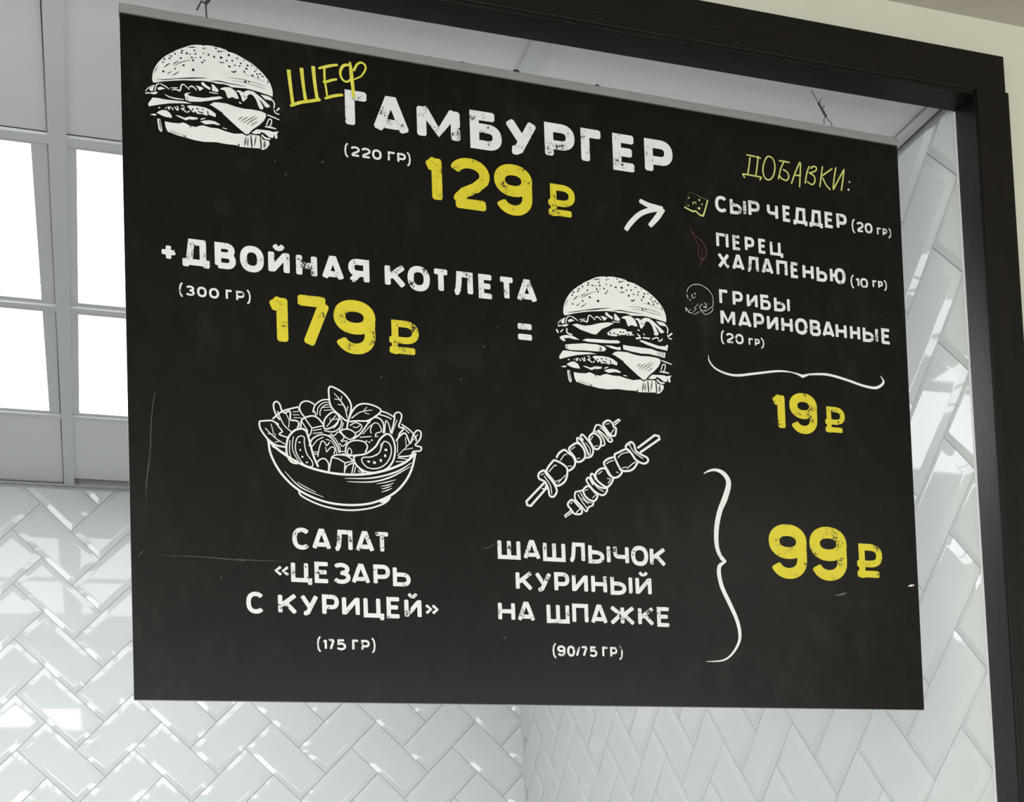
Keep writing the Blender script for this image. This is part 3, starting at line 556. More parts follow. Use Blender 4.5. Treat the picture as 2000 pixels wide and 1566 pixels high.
('S','w',1,0,2,((596,446.1),(603,441),(605.2,442.3),(597,449))),
('S','w',1,3,2.59,((502.6,514.7),(509.5,504.8),(515,501.2),(529,508.6),(530,518.1),(526.1,527.8),(516,533.7),(509.8,525.8),(504.5,519.8))),
('S','w',1,1,1.29,((505.7,516.6),(513.7,507.6),(516.4,508.5))),
('S','w',1,1,1.08,((512.9,528.7),(521.8,524.9),(527.5,519.3))),
('S','w',1,1,1.08,((517.2,530.5),(523,523.8))),
('S','w',1,3,2.58,((491.4,523.9),(492.8,518.8),(499.3,515.2),(502.4,520),(508.6,526.9),(513.8,534.9),(515.2,541.1),(511.1,547.7),(505.7,547),(503.9,537.7),(499.8,529.6),(493.4,526.9))),
('S','w',1,1,1.29,((499,522.3),(506.8,533.3),(508.5,544.7))),
('S','w',1,1,1.07,((494.7,521.6),(499.1,519.2))),
('S','w',1,1,2.6,((516.3,498),(520.3,491.4),(527.6,486.8),(533,490.6),(538.6,494.4),(541.4,501.4),(539.2,508.1),(532.1,513.7))),
('S','w',1,1,1.3,((521.6,500.7),(527.4,492.9),(530.7,492.7))),
('S','w',1,1,0.98,((531.3,507.4),(536.8,507))),
('S','w',1,1,2.62,((534.2,487.2),(534.9,482.9),(543.5,476.9),(549.5,478.6),(554.4,485.6),(555,494.1),(549.2,500),(543.1,500.5),(540,494.1),(534.2,487.2))),
('S','w',1,1,1.09,((536.5,485.9),(542.2,481.3))),
('S','w',1,1,0.98,((543.8,497),(548.3,495.6))),
('S','w',1,1,2.4,((549.5,478),(545.2,474.1),(545.9,469.8),(551.3,473.7),(557.1,483.3),(560.1,491.6))),
('S','w',1,1,2.41,((553.6,473),(549.9,467.9),(552.8,465.1),(559.2,471.5),(565,479.5),(566.4,485.8),(563.4,492.4),(556.1,495.1))),
('S','w',1,1,1.09,((555.7,474.9),(562.1,482.9),(561.8,491.4))),
('S','w',1,3,2.53,((561.5,468.6),(566.2,462.6),(571.8,463.2),(577.1,469),(577.1,476.5),(573.3,482.1),(567.7,481.6),(563.7,475.4))),
('S','w',1,1,0.99,((567.8,479.3),(573.4,477.8))),
('S','w',1,1,0.99,((563.7,471.1),(567.2,465.5))),
('S','w',1,1,2.2,((566.7,463.4),(569.2,456.8),(572.2,451.2),(578.4,451.8),(585.4,459.8),(593.1,468.8),(588.8,471.5),(581.8,463.3),(573.7,457))),
('S','w',1,1,1.98,((573.1,458.6),(580,466.6),(582.5,475.5),(577.3,478))),
('S','w',1,1,1.1,((576.6,454.1),(583.1,458.9),(589.5,469.1))),
('S','w',1,1,1.54,((569.7,458.9),(573,460.8))),
('S','w',1,3,2.55,((581.3,448.9),(588.2,443.7),(593.8,446.5),(595.8,451.4),(598.9,453.6),(597.1,462.6),(591.4,462.7),(585.5,456))),
('S','w',1,1,1.33,((590.9,461.5),(596.2,454.6))),
('S','w',1,1,0.99,((584.6,449.1),(590.3,447.6))),
('S','w',1,0,2.92,((627.7,476.9),(652.5,457.9),(658.3,458.5),(659.2,462.5),(630.9,482.5))),
('S','w',1,1,(3.35,0.45),((633.2,480.8),(640.3,475.9))),
('S','w',1,0,1.94,((533.7,563.9),(525,571),(525.7,573.5),(536.2,565.6))),
('S','w',1,3,2.68,((611.8,474.9),(618.9,469.5),(623.3,472.9),(625.3,480.3),(631.9,484.6),(641.1,488.8),(640.9,494.2),(634.3,496.5),(624.8,492.4),(619.4,485),(612.8,479.1))),
('S','w',1,1,1.33,((617.5,474.4),(622.9,482.6),(635.1,490.3))),
('S','w',1,1,1.11,((615.3,474.6),(618.8,472.2))),
('S','w',1,3,2.67,((595.4,488.9),(601.3,484.4),(612.8,479.3),(619.4,485),(623.7,491.1),(626.9,495.2),(622,503.3),(615.1,507.5),(604.9,507.7),(599.5,500.4))),
('S','w',1,1,1.22,((599.8,491.8),(605.7,486),(614.9,483.2))),
('S','w',1,1,1.22,((611.8,504.9),(620,497.9),(624.6,495.4))),
('S','w',1,1,1,((605,504.3),(611.8,502.7))),
('S','w',1,1,2.64,((594.2,491.2),(586.2,494.1),(580.4,499.7),(584.6,507.9),(590.9,517.2),(598.8,516.7),(605,509.9),(601.5,505.6))),
('S','w',1,1,1.32,((583.7,500.5),(589.5,496.9),(594.1,495.5))),
('S','w',1,1,1.1,((596.8,510.2),(600.2,511))),
('S','w',1,3,2.64,((568.7,514.3),(575.6,507.7),(582.4,507.2),(586.6,514.1),(592.2,520.1),(584.2,530.8),(575.4,527.1),(569.5,521.7))),
('S','w',1,1,1.1,((572,515.1),(577.7,510.5))),
('S','w',1,1,1.1,((584.1,519.6),(588.6,520.4),(585,526))),
('S','w',1,1,2.41,((568.4,521.8),(566.3,516.6),(563.1,514.9),(561.8,519),(567,527.2),(574.7,532),(583.6,533),(580.5,540.1),(574.8,541.7),(565.6,536.8),(557,526.8),(556.1,522.6),(559.5,520.5),(564.7,529.4))),
('S','w',1,1,1.2,((563.8,525.3),(571.3,533.2),(578.9,537))),
('S','w',1,3,2.51,((551.1,536.7),(558,531.2),(565.5,537.9),(570,542.9),(566.2,549.5),(559,549.1),(553.1,544))),
('S','w',1,1,0.98,((563,546.5),(567.6,542))),
('S','w',1,1,0.98,((553.3,537.6),(557.8,535.2))),
('S','w',1,1,2.17,((552.2,536.6),(543.3,539.3),(540.1,540.6),(539.6,549),(547,557),(553.9,564.2),(557.5,558.5),(563.2,555.5),(563.9,549.6))),
('S','w',1,1,1.3,((543.2,542.5),(549.4,552.6),(555.7,560.7))),
('S','w',1,1,1.3,((546.6,540.2),(553.9,550.2),(561.6,552.9))),
('S','w',1,1,0.98,((548.5,547.4),(557.1,554.3))),
('S','w',1,3,2.49,((530.6,553.8),(536.2,550.5),(542.6,556.8),(547.9,562.2),(546.8,567.6),(538.3,568.3),(533.6,563.1),(529.6,558.1))),
('S','w',1,1,1.3,((540,566.9),(545.8,561.3))),
('S','w',1,1,0.97,((532.7,555.8),(536.1,553.5))),
),
'cheese_slice_drawing': (
('S','p',1,0,(1.85,2.31,1.85,2.15,2.15),((708,145.7),(719.7,150),(724.4,149),(728.9,152.8),(734.7,154.6))),
('S','p',1,1,(2.32,1.85,2.16),((734.7,154.8),(738.8,143.3),(742.4,131.5))),
('S','o',1,0,(1.23,1.08,0.62,0.39,0.39),((742.4,131.5),(734.6,129.7),(726.2,126.2),(716.1,123.7),(709.1,144.8))),
('D','p',1,0,1.7,((730.2,133),)),
('D','p',1,0,1.23,((733.9,138.4),)),
('D','p',1,0,2,((729.3,144.6),)),
('D','p',1,0,1.07,((715,132.2),)),
('D','p',1,0,1.15,((713.7,143.1),)),
('S','p',1,1,1.08,((720.9,140.6),(720.6,138),(722.6,137),(724.9,137.4),(724.8,139.3))),
),
'chilli_pepper_drawing': (
('S','r',1,1,(0.46,1.23,1.54,1.54,1.54,1.38,1.08),((715,171.7),(717.6,178.6),(724.4,184.3),(732,190),(736,197.6),(736.7,208.5),(730.1,216.4))),
('S','r',1,1,(0.46,1.07,1.07,0.92,1.07),((716.1,178.1),(721.9,188.3),(726.2,196.6),(725.4,207.7),(730.1,216.4))),
('S','r',1,1,(1.07,0.46),((730.1,216.4),(724.4,225.1))),
('S','r',1,1,(0.38,0.92,0.38),((731.7,197.4),(731.4,203.3),(730.4,209.3))),
('S','r',1,1,(0.38,1.69,0.38),((728.7,211),(731.8,212.8),(735,211))),
),
'mushroom_drawing': (
('S','s',1,1,1.03,((706.6,261.6),(708.4,256.5),(712.6,252.3),(717.1,250),(725.2,249),(731.2,250.9),(738.3,255),(742.8,260.9),(744.3,265.6),(744,272.5),(743.2,276.3),(737.9,280.5),(731.7,284),(726.9,283.8),(724.8,281.4),(724.5,278.8),(728.9,274.5))),
('S','s',1,1,(1.56,1.17),((706.5,264.7),(707.9,269.8))),
('S','s',1,1,1.96,((717,261.2),(719.4,263.2))),
('S','s',1,1,1.57,((714.1,263.4),(714,266.8),(715.9,268.5),(718.4,266.3))),
('S','s',1,1,1.96,((710.2,270.3),(711.5,272.5))),
('S','s',1,1,1.73,((732,272.7),(734.1,276.6),(733.1,279.5),(729.6,278))),
('S','s',1,1,1.02,((743.9,278.5),(741.9,283.3),(736.8,287.2),(732.3,288.7),(728.4,286.6),(725.3,284.7))),
('S','s',1,1,1.02,((722.7,275.2),(716.1,282.4))),
('S','s',1,1,0.94,((719.8,282),(713.7,288.3))),
('S','s',1,1,1.02,((723.6,285.7),(717.4,289.8),(714.2,289.9))),
('S','s',1,1,1.41,((703.4,281.9),(706.4,285),(709.4,288.7),(713.4,288.7))),
('S','s',1,1,0.86,((703.7,282.3),(704.7,287.8))),
('S','s',1,1,0.78,((709.6,285.7),(711.7,283.6))),
('S','s',1,1,0.63,((731,282.2),(732.1,284.3),(735.8,282.8))),
('S','s',1,1,0.55,((736.6,273.7),(738.6,273.8))),
('S','s',1,1,0.55,((713.2,276.7),(714.8,276.1))),
),
'handwritten_lettering': (
('S','o2',1,1,1.98,((802.7,59.8),(814.2,60.4),(824.7,61.6))),
('S','o2',1,1,1.98,((808.1,62.2),(806.2,74.5),(803.6,86.8))),
('S','o2',1,1,1.98,((820.5,59),(818.1,74.4),(815.7,86.8))),
('S','o2',1,1,1.98,((795.5,87.6),(810.2,87.6),(824.7,88.2))),
('S','o2',1,1,1.97,((795.7,87.6),(799.1,92.8))),
('S','o2',1,1,1.98,((824.2,88.1),(821.4,92.6))),
('S','o2',1,3,1.99,((835.6,57.2),(842,58.8),(845,66.1),(844.5,76.5),(840.8,85.7),(835,90.2),(829.5,88.4),(826.9,81.7),(827.5,72.2),(831.2,62.1))),
('S','o2',1,1,2.01,((851.7,60.8),(859.7,60.6),(868.1,61.1))),
('S','o2',1,1,2,((859.2,61.4),(854,71.7),(851.4,80.7),(849.5,87.4))),
('S','o2',1,1,2.01,((857.3,72.1),(863.8,75.4),(865.8,81.2),(862.1,87.1),(854.7,85.4),(851.2,81.6))),
('S','o2',1,1,2.01,((869.3,90.9),(874.9,76.4),(883.8,57.7))),
('S','o2',1,1,2.02,((885,58.4),(883.3,77.8),(881.7,93.8))),
('S','o2',1,1,2.02,((873.4,77.9),(883.3,77.1))),
('S','o2',1,1,2.03,((898.4,61.4),(894,71.8),(890.6,87.3))),
('S','o2',1,1,2.04,((900,64.9),(904.9,60.8),(909.3,62.6),(906.7,67.5),(896.8,71.6))),
('S','o2',1,1,2.03,((898.7,72),(904.5,74.2),(906,81.4),(901.5,87.3),(893.4,84.1))),
('S','o2',1,1,2.04,((918.9,58.7),(916,73),(913.2,89.1))),
('S','o2',1,1,2.04,((934.1,59.6),(917.7,72.3))),
('S','o2',1,1,2.04,((918.1,74.4),(922.8,84.2),(929.4,90.7))),
('S','o2',1,1,2.05,((939.7,57.2),(936,74.4),(933.7,89.6))),
('S','o2',1,1,2.05,((934.1,89.8),(943.5,73.3),(952.8,57.7))),
('S','o2',1,1,2.06,((952.5,58.4),(949.4,76),(946.6,89.7))),
('D','s2',1,0,1.69,((960.1,75.1),)),
('D','s2',1,0,1.87,((958.1,86.3),)),
),
'handwritten_lettering#2': (
('S','y2',5,1,(4.77,4.43,3.97,4.31),((192.9,46.9),(193.7,58.3),(195.2,74.1),(196.7,88.7))),
('S','y2',5,1,(4.79,4.22,3.76,4.33),((208.2,42.1),(209.2,55.6),(210.7,70.3),(212.3,82.1))),
('S','y2',5,1,(4.81,4.12,4.01,4.24),((222.4,37.5),(223.4,53.2),(224.9,68),(226.5,79.2))),
('S','y2',5,1,(3.42,3.99,3.99,3.99),((193.6,92),(205.6,85.8),(216.8,82.3),(230.2,78))),
('S','y2',5,1,(2.31,3.81,3.46,2.89),((228.5,39.3),(236.4,36.2),(244.8,32.9),(252.5,30.8))),
('S','y2',5,1,2.76,((236,37.2),(235.8,46.5),(236.1,54.5))),
('S','y2',5,1,(2.31,3.23,3.23,2.54),((233.6,55.2),(238.1,54.5),(244.3,51.4),(251.1,49.1))),
('S','y2',5,1,(2.87,2.3,2.64),((236.4,56.2),(237.5,64.1),(238.4,72.1))),
('S','y2',5,1,(2.88,3.81,3.81,3.12),((235.3,76),(242.6,72.5),(250.5,69.5),(257.9,67.7))),
('S','y2',5,1,(2.32,4.42,4.65,4.18,3.83),((267.3,24.2),(268.4,33.9),(269.2,45.4),(270.3,58),(271.1,69.5))),
('S','y2',5,1,(2.89,3.7,3.47,2.89,2.66,2.55),((266.9,28.3),(259.5,30.5),(255.6,37.8),(255.7,44.2),(259,49.5),(263.5,50.5))),
('S','y2',5,1,(2.56,2.67),((263.5,50.5),(268.1,46.2))),
('S','y2',5,1,(2.92,2.92,2.69,2.57,2.34,2.1),((271.8,35.1),(276,26.4),(281.2,22.9),(286.3,25.8),(285.8,32.1),(280.7,40.5))),
('S','y2',5,1,(2.09,1.74),((280.7,40.5),(272.1,45.8))),
),
'scratches': (
('S','c',1,1,(0.3,0.89,0.74,0.89,0.74,0.3),((30.3,455.2),(26.9,476.9),(24.6,499.9),(23.3,527.4),(18.5,564.1),(17.8,585.4))),
('S','c',1,1,(0.3,0.76,1.06,0.91),((33.7,646.1),(74.4,645.9),(106.8,647.1),(127.8,648))),
('S','c',1,1,(0.44,1.17,0.44),((7.6,648),(10.8,645.1),(14.3,641.6))),
('S','c',1,1,(0.76,0.76,0.5,0.25),((116.2,646.6),(140.8,647),(156.9,646.7),(175.7,646.6))),
('S','c',1,1,(0.26,1.04,0.39),((413.9,619.6),(423.2,617.2),(431.2,612.9))),
('S','c',1,1,(0.69,3.24,1.39),((908.3,658.4),(918.2,656.3),(926.2,653.8))),
('S','w',1,1,(0.72,2.87,0.72),((1023.6,640.6),(1028.2,639.5),(1033.9,638.4))),
('D','c',1,0,1.5,((230.8,155),)),
('D','c',1,0,1.09,((173.8,162.8),)),
('D','c',1,0,1.22,((186.2,177.4),)),
('D','c',1,0,1.22,((439.7,729),)),
('D','c',1,0,1.22,((425.9,363.4),)),
('D','c',1,0,1.22,((394.8,407.4),)),
('D','c',1,0,1.09,((295.1,414.2),)),
('D','c',1,0,0.95,((444.7,337.3),)),
('D','c',1,0,0.95,((99.4,669),)),
),
}
# ------------------------------------------------------------------ materials
def mat(name, col=(0.8, 0.8, 0.8), rough=0.5, spec=0.5, metal=0.0):
    mt = bpy.data.materials.new(name); mt.use_nodes = True
    b = mt.node_tree.nodes['Principled BSDF']
    b.inputs['Base Color'].default_value = (*col, 1); b.inputs['Roughness'].default_value = rough
    b.inputs['Specular IOR Level'].default_value = spec; b.inputs['Metallic'].default_value = metal
    return mt
def nodes(mt):
    nt = mt.node_tree
    return nt, nt.nodes['Principled BSDF'], (lambda a, b: nt.links.new(a, b))
def coords(nt, scale=(1, 1, 1), kind='Object'):
    tc = nt.nodes.new('ShaderNodeTexCoord'); mp = nt.nodes.new('ShaderNodeMapping')
    mp.inputs['Scale'].default_value = scale
    nt.links.new(tc.outputs[kind], mp.inputs['Vector']); return mp.outputs['Vector']
def noise(nt, vec, scale, detail=3, rough=0.5):
    n = nt.nodes.new('ShaderNodeTexNoise'); n.inputs['Scale'].default_value = scale
    n.inputs['Detail'].default_value = detail; n.inputs['Roughness'].default_value = rough
    nt.links.new(vec, n.inputs['Vector']); return n.outputs['Fac']
def ramp(nt, fac, stops):
    c = nt.nodes.new('ShaderNodeValToRGB'); e = c.color_ramp.elements
    while len(e) < len(stops): e.new(0.5)
    for s, (p, col) in zip(e, stops): s.position = p; s.color = (*col, 1)
    nt.links.new(fac, c.inputs['Fac']); return c.outputs['Color']
def bump(nt, bs, h, strength, dist):
    b = nt.nodes.new('ShaderNodeBump'); b.inputs['Strength'].default_value = strength; b.inputs['Distance'].default_value = dist
    nt.links.new(h, b.inputs['Height']); nt.links.new(b.outputs['Normal'], bs.inputs['Normal'])
def noisy(name, c0, c1, scale, rough, spec=0.5, stretch=(1, 1, 1), bmp=0.0, metal=0.0, detail=4):
    mt = mat(name, c0, rough, spec, metal); nt, b, lk = nodes(mt)
    v = coords(nt, stretch); n = noise(nt, v, scale, detail)
    lk(ramp(nt, n, [(0.3, c0), (0.7, c1)]), b.inputs['Base Color'])
    if bmp: bump(nt, b, n, bmp, 0.002)
    return mt
def wood(name, axis, rough=0.45, spec=0.2):
    st = [26, 26, 26]; st[axis] = 1.2
    mt = mat(name, (0.006, 0.004, 0.002), rough, spec); nt, b, lk = nodes(mt)
    v = coords(nt, st); n = noise(nt, v, 7, 6, 0.65); n2 = noise(nt, v, 22, 3, 0.6)
    lk(ramp(nt, n, [(0.25, (0.0025, 0.0017, 0.0009)), (0.55, (0.0050, 0.0034, 0.0017)), (0.8, (0.010, 0.0068, 0.0035))]), b.inputs['Base Color'])
    bump(nt, b, n2, 0.35, 0.0015); return mt
M = {}
M['tile'] = noisy('white glazed ceramic', (0.765, 0.80, 0.785), (0.79, 0.825, 0.81), 6, 0.03, 0.6)
nt, b, lk = nodes(M['tile']); bump(nt, b, noise(nt, coords(nt, (1, 1, 1)), 11, 0), 0.008, 0.004)
M['grout'] = noisy('pale grey grout', (0.62, 0.64, 0.63), (0.70, 0.72, 0.71), 60, 0.9)
M['sealant'] = noisy('greenish white sealant', (0.60, 0.64, 0.60), (0.66, 0.70, 0.66), 40, 0.5)
M['plaster_white'] = noisy('white wall paint', (0.72, 0.73, 0.72), (0.77, 0.78, 0.77), 9, 0.8)
M['ceil_tile'] = noisy('matt white ceiling panel', (0.80, 0.80, 0.81), (0.83, 0.83, 0.84), 5, 0.65, 0.3)
M['grid'] = noisy('white enamelled grid steel', (0.66, 0.675, 0.67), (0.70, 0.715, 0.71), 8, 0.45)
M['shadow_gap'] = noisy('shade-dark plenum void', (0.018, 0.018, 0.018), (0.03, 0.03, 0.03), 9, 0.9)  # shade of the unlit plenum put into the colour, near-black behind the panel gaps
M['lobby_wall'] = noisy('beige wall paint', (0.50, 0.485, 0.385), (0.54, 0.525, 0.42), 4, 0.75, 0.3)
M['lobby_ceiling'] = noisy('taupe ceiling paint', (0.46, 0.42, 0.355), (0.50, 0.455, 0.385), 3, 0.8, 0.3)
M['floor'] = noisy('grey porcelain floor', (0.26, 0.255, 0.25), (0.32, 0.315, 0.31), 3, 0.4)
M['wood_x'] = wood('dark wenge veneer, grain along x', 0)
M['wood_z'] = wood('dark wenge veneer, grain along z', 2)
M['wood_lining'] = wood('dark wenge veneer of the lining', 2, 0.33, 0.45)
M['counter'] = noisy('brown counter laminate', (0.08, 0.05, 0.03), (0.12, 0.08, 0.05), 5, 0.35)
M['alu'] = noisy('brushed aluminium', (0.25, 0.25, 0.228), (0.30, 0.30, 0.275), 12, 0.5, 0.4, (4, 60, 60), 0.1, 0.35)
M['pvc'] = noisy('white foamed plastic edge', (0.78, 0.78, 0.78), (0.84, 0.84, 0.84), 30, 0.6)
M['wire'] = noisy('dull steel wire', (0.05, 0.045, 0.045), (0.10, 0.09, 0.09), 200, 0.5, 0.5, (1, 1, 1), 0, 0.6)
M['black_screw'] = noisy('black screw', (0.010, 0.010, 0.010), (0.02, 0.02, 0.02), 200, 0.4)
# LED diffuser
mt = bpy.data.materials.new('glowing opal diffuser'); mt.use_nodes = True; nt = mt.node_tree
nt.nodes.remove(nt.nodes['Principled BSDF']); em = nt.nodes.new('ShaderNodeEmission')
nf = noise(nt, coords(nt, (1, 1, 1)), 5, 3)
nt.links.new(ramp(nt, nf, [(0.3, (0.95, 0.97, 1.0)), (0.7, (1.0, 1.0, 0.985))]), em.inputs['Color'])
em.inputs['Strength'].default_value = PANEL_STRENGTH
nt.links.new(em.outputs[0], nt.nodes['Material Output'].inputs['Surface']); M['glow'] = mt
# chalkboard-look print
mt = mat('black satin printed board', (0.012, 0.012, 0.011), 0.27, 0.15); nt, b, lk = nodes(mt)
v = coords(nt, (1.0, 1.0, 1.0)); n1 = noise(nt, v, 5, 6, 0.62); n2 = noise(nt, coords(nt, (1.6, 1, 1)), 24, 4, 0.6)
mx = nt.nodes.new('ShaderNodeMath'); mx.operation = 'MULTIPLY'; lk(n1, mx.inputs[0]); lk(n2, mx.inputs[1])
lk(ramp(nt, mx.outputs[0], [(0.14, (0.0040, 0.0037, 0.0028)), (0.30, (0.0062, 0.0056, 0.0043)), (0.47, (0.0135, 0.0128, 0.0105))]), b.inputs['Base Color'])
M['board'] = mt
def worn(name, col, amt):
    """printed ink with chips through which the black board shows"""
    mt = mat(name, col, 0.45, 0.35); nt, b, lk = nodes(mt)
    v = coords(nt); a = noise(nt, v, 430, 4, 0.65); c = noise(nt, v, 75, 2, 0.5)
    m1 = nt.nodes.new('ShaderNodeMath'); m1.operation = 'MULTIPLY'; lk(a, m1.inputs[0]); lk(c, m1.inputs[1])
    lo = tuple(x * 0.90 for x in col)
    lk(ramp(nt, m1.outputs[0], [(0.10, col), (amt - 0.012, lo), (amt + 0.022, (0.007, 0.007, 0.006)), (0.9, (0.007, 0.007, 0.006))]), b.inputs['Base Color'])
    return mt
M['w_worn'] = worn('chipped white ink', (0.68, 0.675, 0.66), 0.346)
M['y_worn'] = worn('chipped yellow ink', (0.60, 0.50, 0.02), 0.352)
M['w'] = noisy('cream white ink', (0.64, 0.635, 0.60), (0.69, 0.685, 0.65), 60, 0.45, 0.35)
M['k'] = mat('black ink', (0.0055, 0.0055, 0.005), 0.4, 0.25)
M['g'] = noisy('grey ink hatching', (0.09, 0.09, 0.085), (0.16, 0.16, 0.15), 200, 0.45, 0.35)
M['p'] = noisy('pale yellow ink', (0.50, 0.52, 0.16), (0.58, 0.60, 0.22), 90, 0.45, 0.35)
M['o'] = noisy('dim olive ink', (0.05, 0.06, 0.025), (0.14, 0.15, 0.05), 150, 0.5, 0.3)
M['o2'] = noisy('thin yellow chalk ink', (0.42, 0.42, 0.09), (0.62, 0.60, 0.20), 220, 0.5, 0.3)
M['y2'] = noisy('yellow marker ink', (0.52, 0.48, 0.03), (0.66, 0.60, 0.10), 120, 0.5, 0.3)
M['r'] = noisy('dull red ink', (0.05, 0.013, 0.011), (0.11, 0.03, 0.023), 150, 0.5, 0.3)
M['s'] = noisy('grey chalk ink', (0.16, 0.16, 0.15), (0.5, 0.5, 0.48), 130, 0.5, 0.3)
M['s2'] = mat('pale grey ink', (0.45, 0.45, 0.42), 0.5, 0.3)
M['c'] = noisy('grey scuff', (0.04, 0.038, 0.034), (0.11, 0.10, 0.09), 90, 0.6, 0.3)

# ------------------------------------------------------------------ mesh helpers
def link(name, me, material, parent=None):
    o = bpy.data.objects.new(name, me); COL.objects.link(o)
    if material is not None:
        for x in (material if isinstance(material, (list, tuple)) else [material]): me.materials.append(x)
    if parent is not None: o.parent = parent
    return o
def bm_obj(name, bm, material, parent=None, smooth=False):
    bmesh.ops.recalc_face_normals(bm, faces=bm.faces)
    me = bpy.data.meshes.new(name); bm.to_mesh(me); bm.free()
    if smooth:
        for p in me.polygons: p.use_smooth = True
    return link(name, me, material, parent)
def add_box(bm, x0, x1, y0, y1, z0, z1, mi=0):
    vs = [bm.verts.new(c) for c in ((x0, y0, z0), (x1, y0, z0), (x1, y1, z0), (x0, y1, z0), (x0, y0, z1), (x1, y0, z1), (x1, y1, z1), (x0, y1, z1))]
    for q in ((0, 3, 2, 1), (4, 5, 6, 7), (0, 1, 5, 4), (1, 2, 6, 5), (2, 3, 7, 6), (3, 0, 4, 7)):
        bm.faces.new([vs[i] for i in q]).material_index = mi
def box(name, x0, x1, y0, y1, z0, z1, material, parent=None, bevel=0.0):
    bm = bmesh.new(); add_box(bm, x0, x1, y0, y1, z0, z1)
    if bevel: bmesh.ops.bevel(bm, geom=list(bm.edges), offset=bevel, segments=2, affect='EDGES', profile=0.5)
    return bm_obj(name, bm, material, parent)
def struct(o):
    o['kind'] = 'structure'; return o
def tag(o, label, cat, group=None):
    o['label'] = label; o['category'] = cat
    if group: o['group'] = group
    return o
def tube(bm, pts, rad, seg=6):
    pts = [Vector(p) for p in pts]; rings = []
    for i, p in enumerate(pts):
        t = (pts[min(i + 1, len(pts) - 1)] - pts[max(i - 1, 0)]).normalized()
        a = t.cross(Vector((0.3, 1, 0.1))).normalized(); b = t.cross(a)
        rr = rad[i] if isinstance(rad, (list, tuple)) else rad
        rings.append([bm.verts.new(p + rr * (math.cos(2 * math.pi * k / seg) * a + math.sin(2 * math.pi * k / seg) * b)) for k in range(seg)])
    for A, B in zip(rings, rings[1:]):
        for k in range(seg): bm.faces.new((A[k], A[(k + 1) % seg], B[(k + 1) % seg], B[k]))
    bm.faces.new(rings[0][::-1]); bm.faces.new(rings[-1])

# ------------------------------------------------------------------ setting: the two rooms
ZC = 2.696          # suspended ceiling of the kitchen
ZL = 2.796          # ceiling of the customers' side
YB_, YF = -2.14, -2.187   # back and front of the hatch frame
struct(box('floor', -3.4, 2.2, -6.2, 0.2, -0.1, 0.0, M['floor']))
wall_back = struct(box('wall_back', -3.3, 0.12, 0.0085, 0.12, 0.0, 2.9, [M['grout']]))
wall_right = struct(box('wall_right', 0.0085, 0.12, -2.139, 0.0085, 0.0, 2.9, [M['grout']]))
struct(box('wall_left', -3.4, -3.3, -6.2, 0.12, 0.0, 2.9, M['plaster_white']))
# partition with the hatch, painted on the customers' side
bm = bmesh.new()
add_box(bm, 0.02, 2.2, -2.17, YB_, 0.0, ZL)          # right of the hatch
add_box(bm, -3.3, 0.02, -2.17, YB_, 2.69, ZL)        # above it
add_box(bm, -3.3, -2.6, -2.17, YB_, 0.0, 2.69)       # left of it
add_box(bm, -2.6, 0.02, -2.17, YB_, 0.0, 0.95)       # below it
struct(bm_obj('wall_front', bm, M['lobby_wall']))
struct(box('wall_lobby_right', 2.1, 2.2, -6.2, -2.17, 0.0, ZL, M['lobby_wall']))
struct(box('wall_lobby_back', -3.3, 2.2, -6.2, -6.1, 0.0, ZL, M['lobby_wall']))
struct(box('ceiling_lobby', -3.4, 2.2, -6.2, -2.17, ZL, ZL + 0.1, M['lobby_ceiling']))

# ---- bevelled tiles laid in herringbone
TU = 0.1 * math.sqrt(2) / 2          # half diagonal of a tile module
def tile_bm():
    """one 100 x 200 tile, long axis x, lying in xz, face towards -y"""
    bm = bmesh.new(); hx, hz = 0.0992, 0.0492
    rings = []
    for ins, y in ((0.0, 0.009), (0.0, 0.0046), (0.0112, 0.0006), (0.0126, 0.00018), (0.0145, 0.0), (0.0165, 0.0)):
        rings.append([bm.verts.new((sx * (hx - ins), y, sz * (hz - ins))) for sx, sz in ((-1, -1), (1, -1), (1, 1), (-1, 1))])
    for A, B in zip(rings, rings[1:]):
        for k in range(4): bm.faces.new((A[k], A[(k + 1) % 4], B[(k + 1) % 4], B[k]))
    bm.faces.new(rings[-1]); bm.faces.new(rings[0][::-1])
    bmesh.ops.recalc_face_normals(bm, faces=bm.faces)
    return bm
def finish_tile(bm, name):
    for e in bm.edges:
        if len(e.link_faces) == 2 and e.calc_face_angle(0) > math.radians(40): e.smooth = False
    for fc in bm.faces: fc.smooth = True
    me = bpy.data.meshes.new(name); bm.to_mesh(me); bm.free(); me.materials.append(M['tile']); return me
TILE = finish_tile(tile_bm(), 'wall_tile')
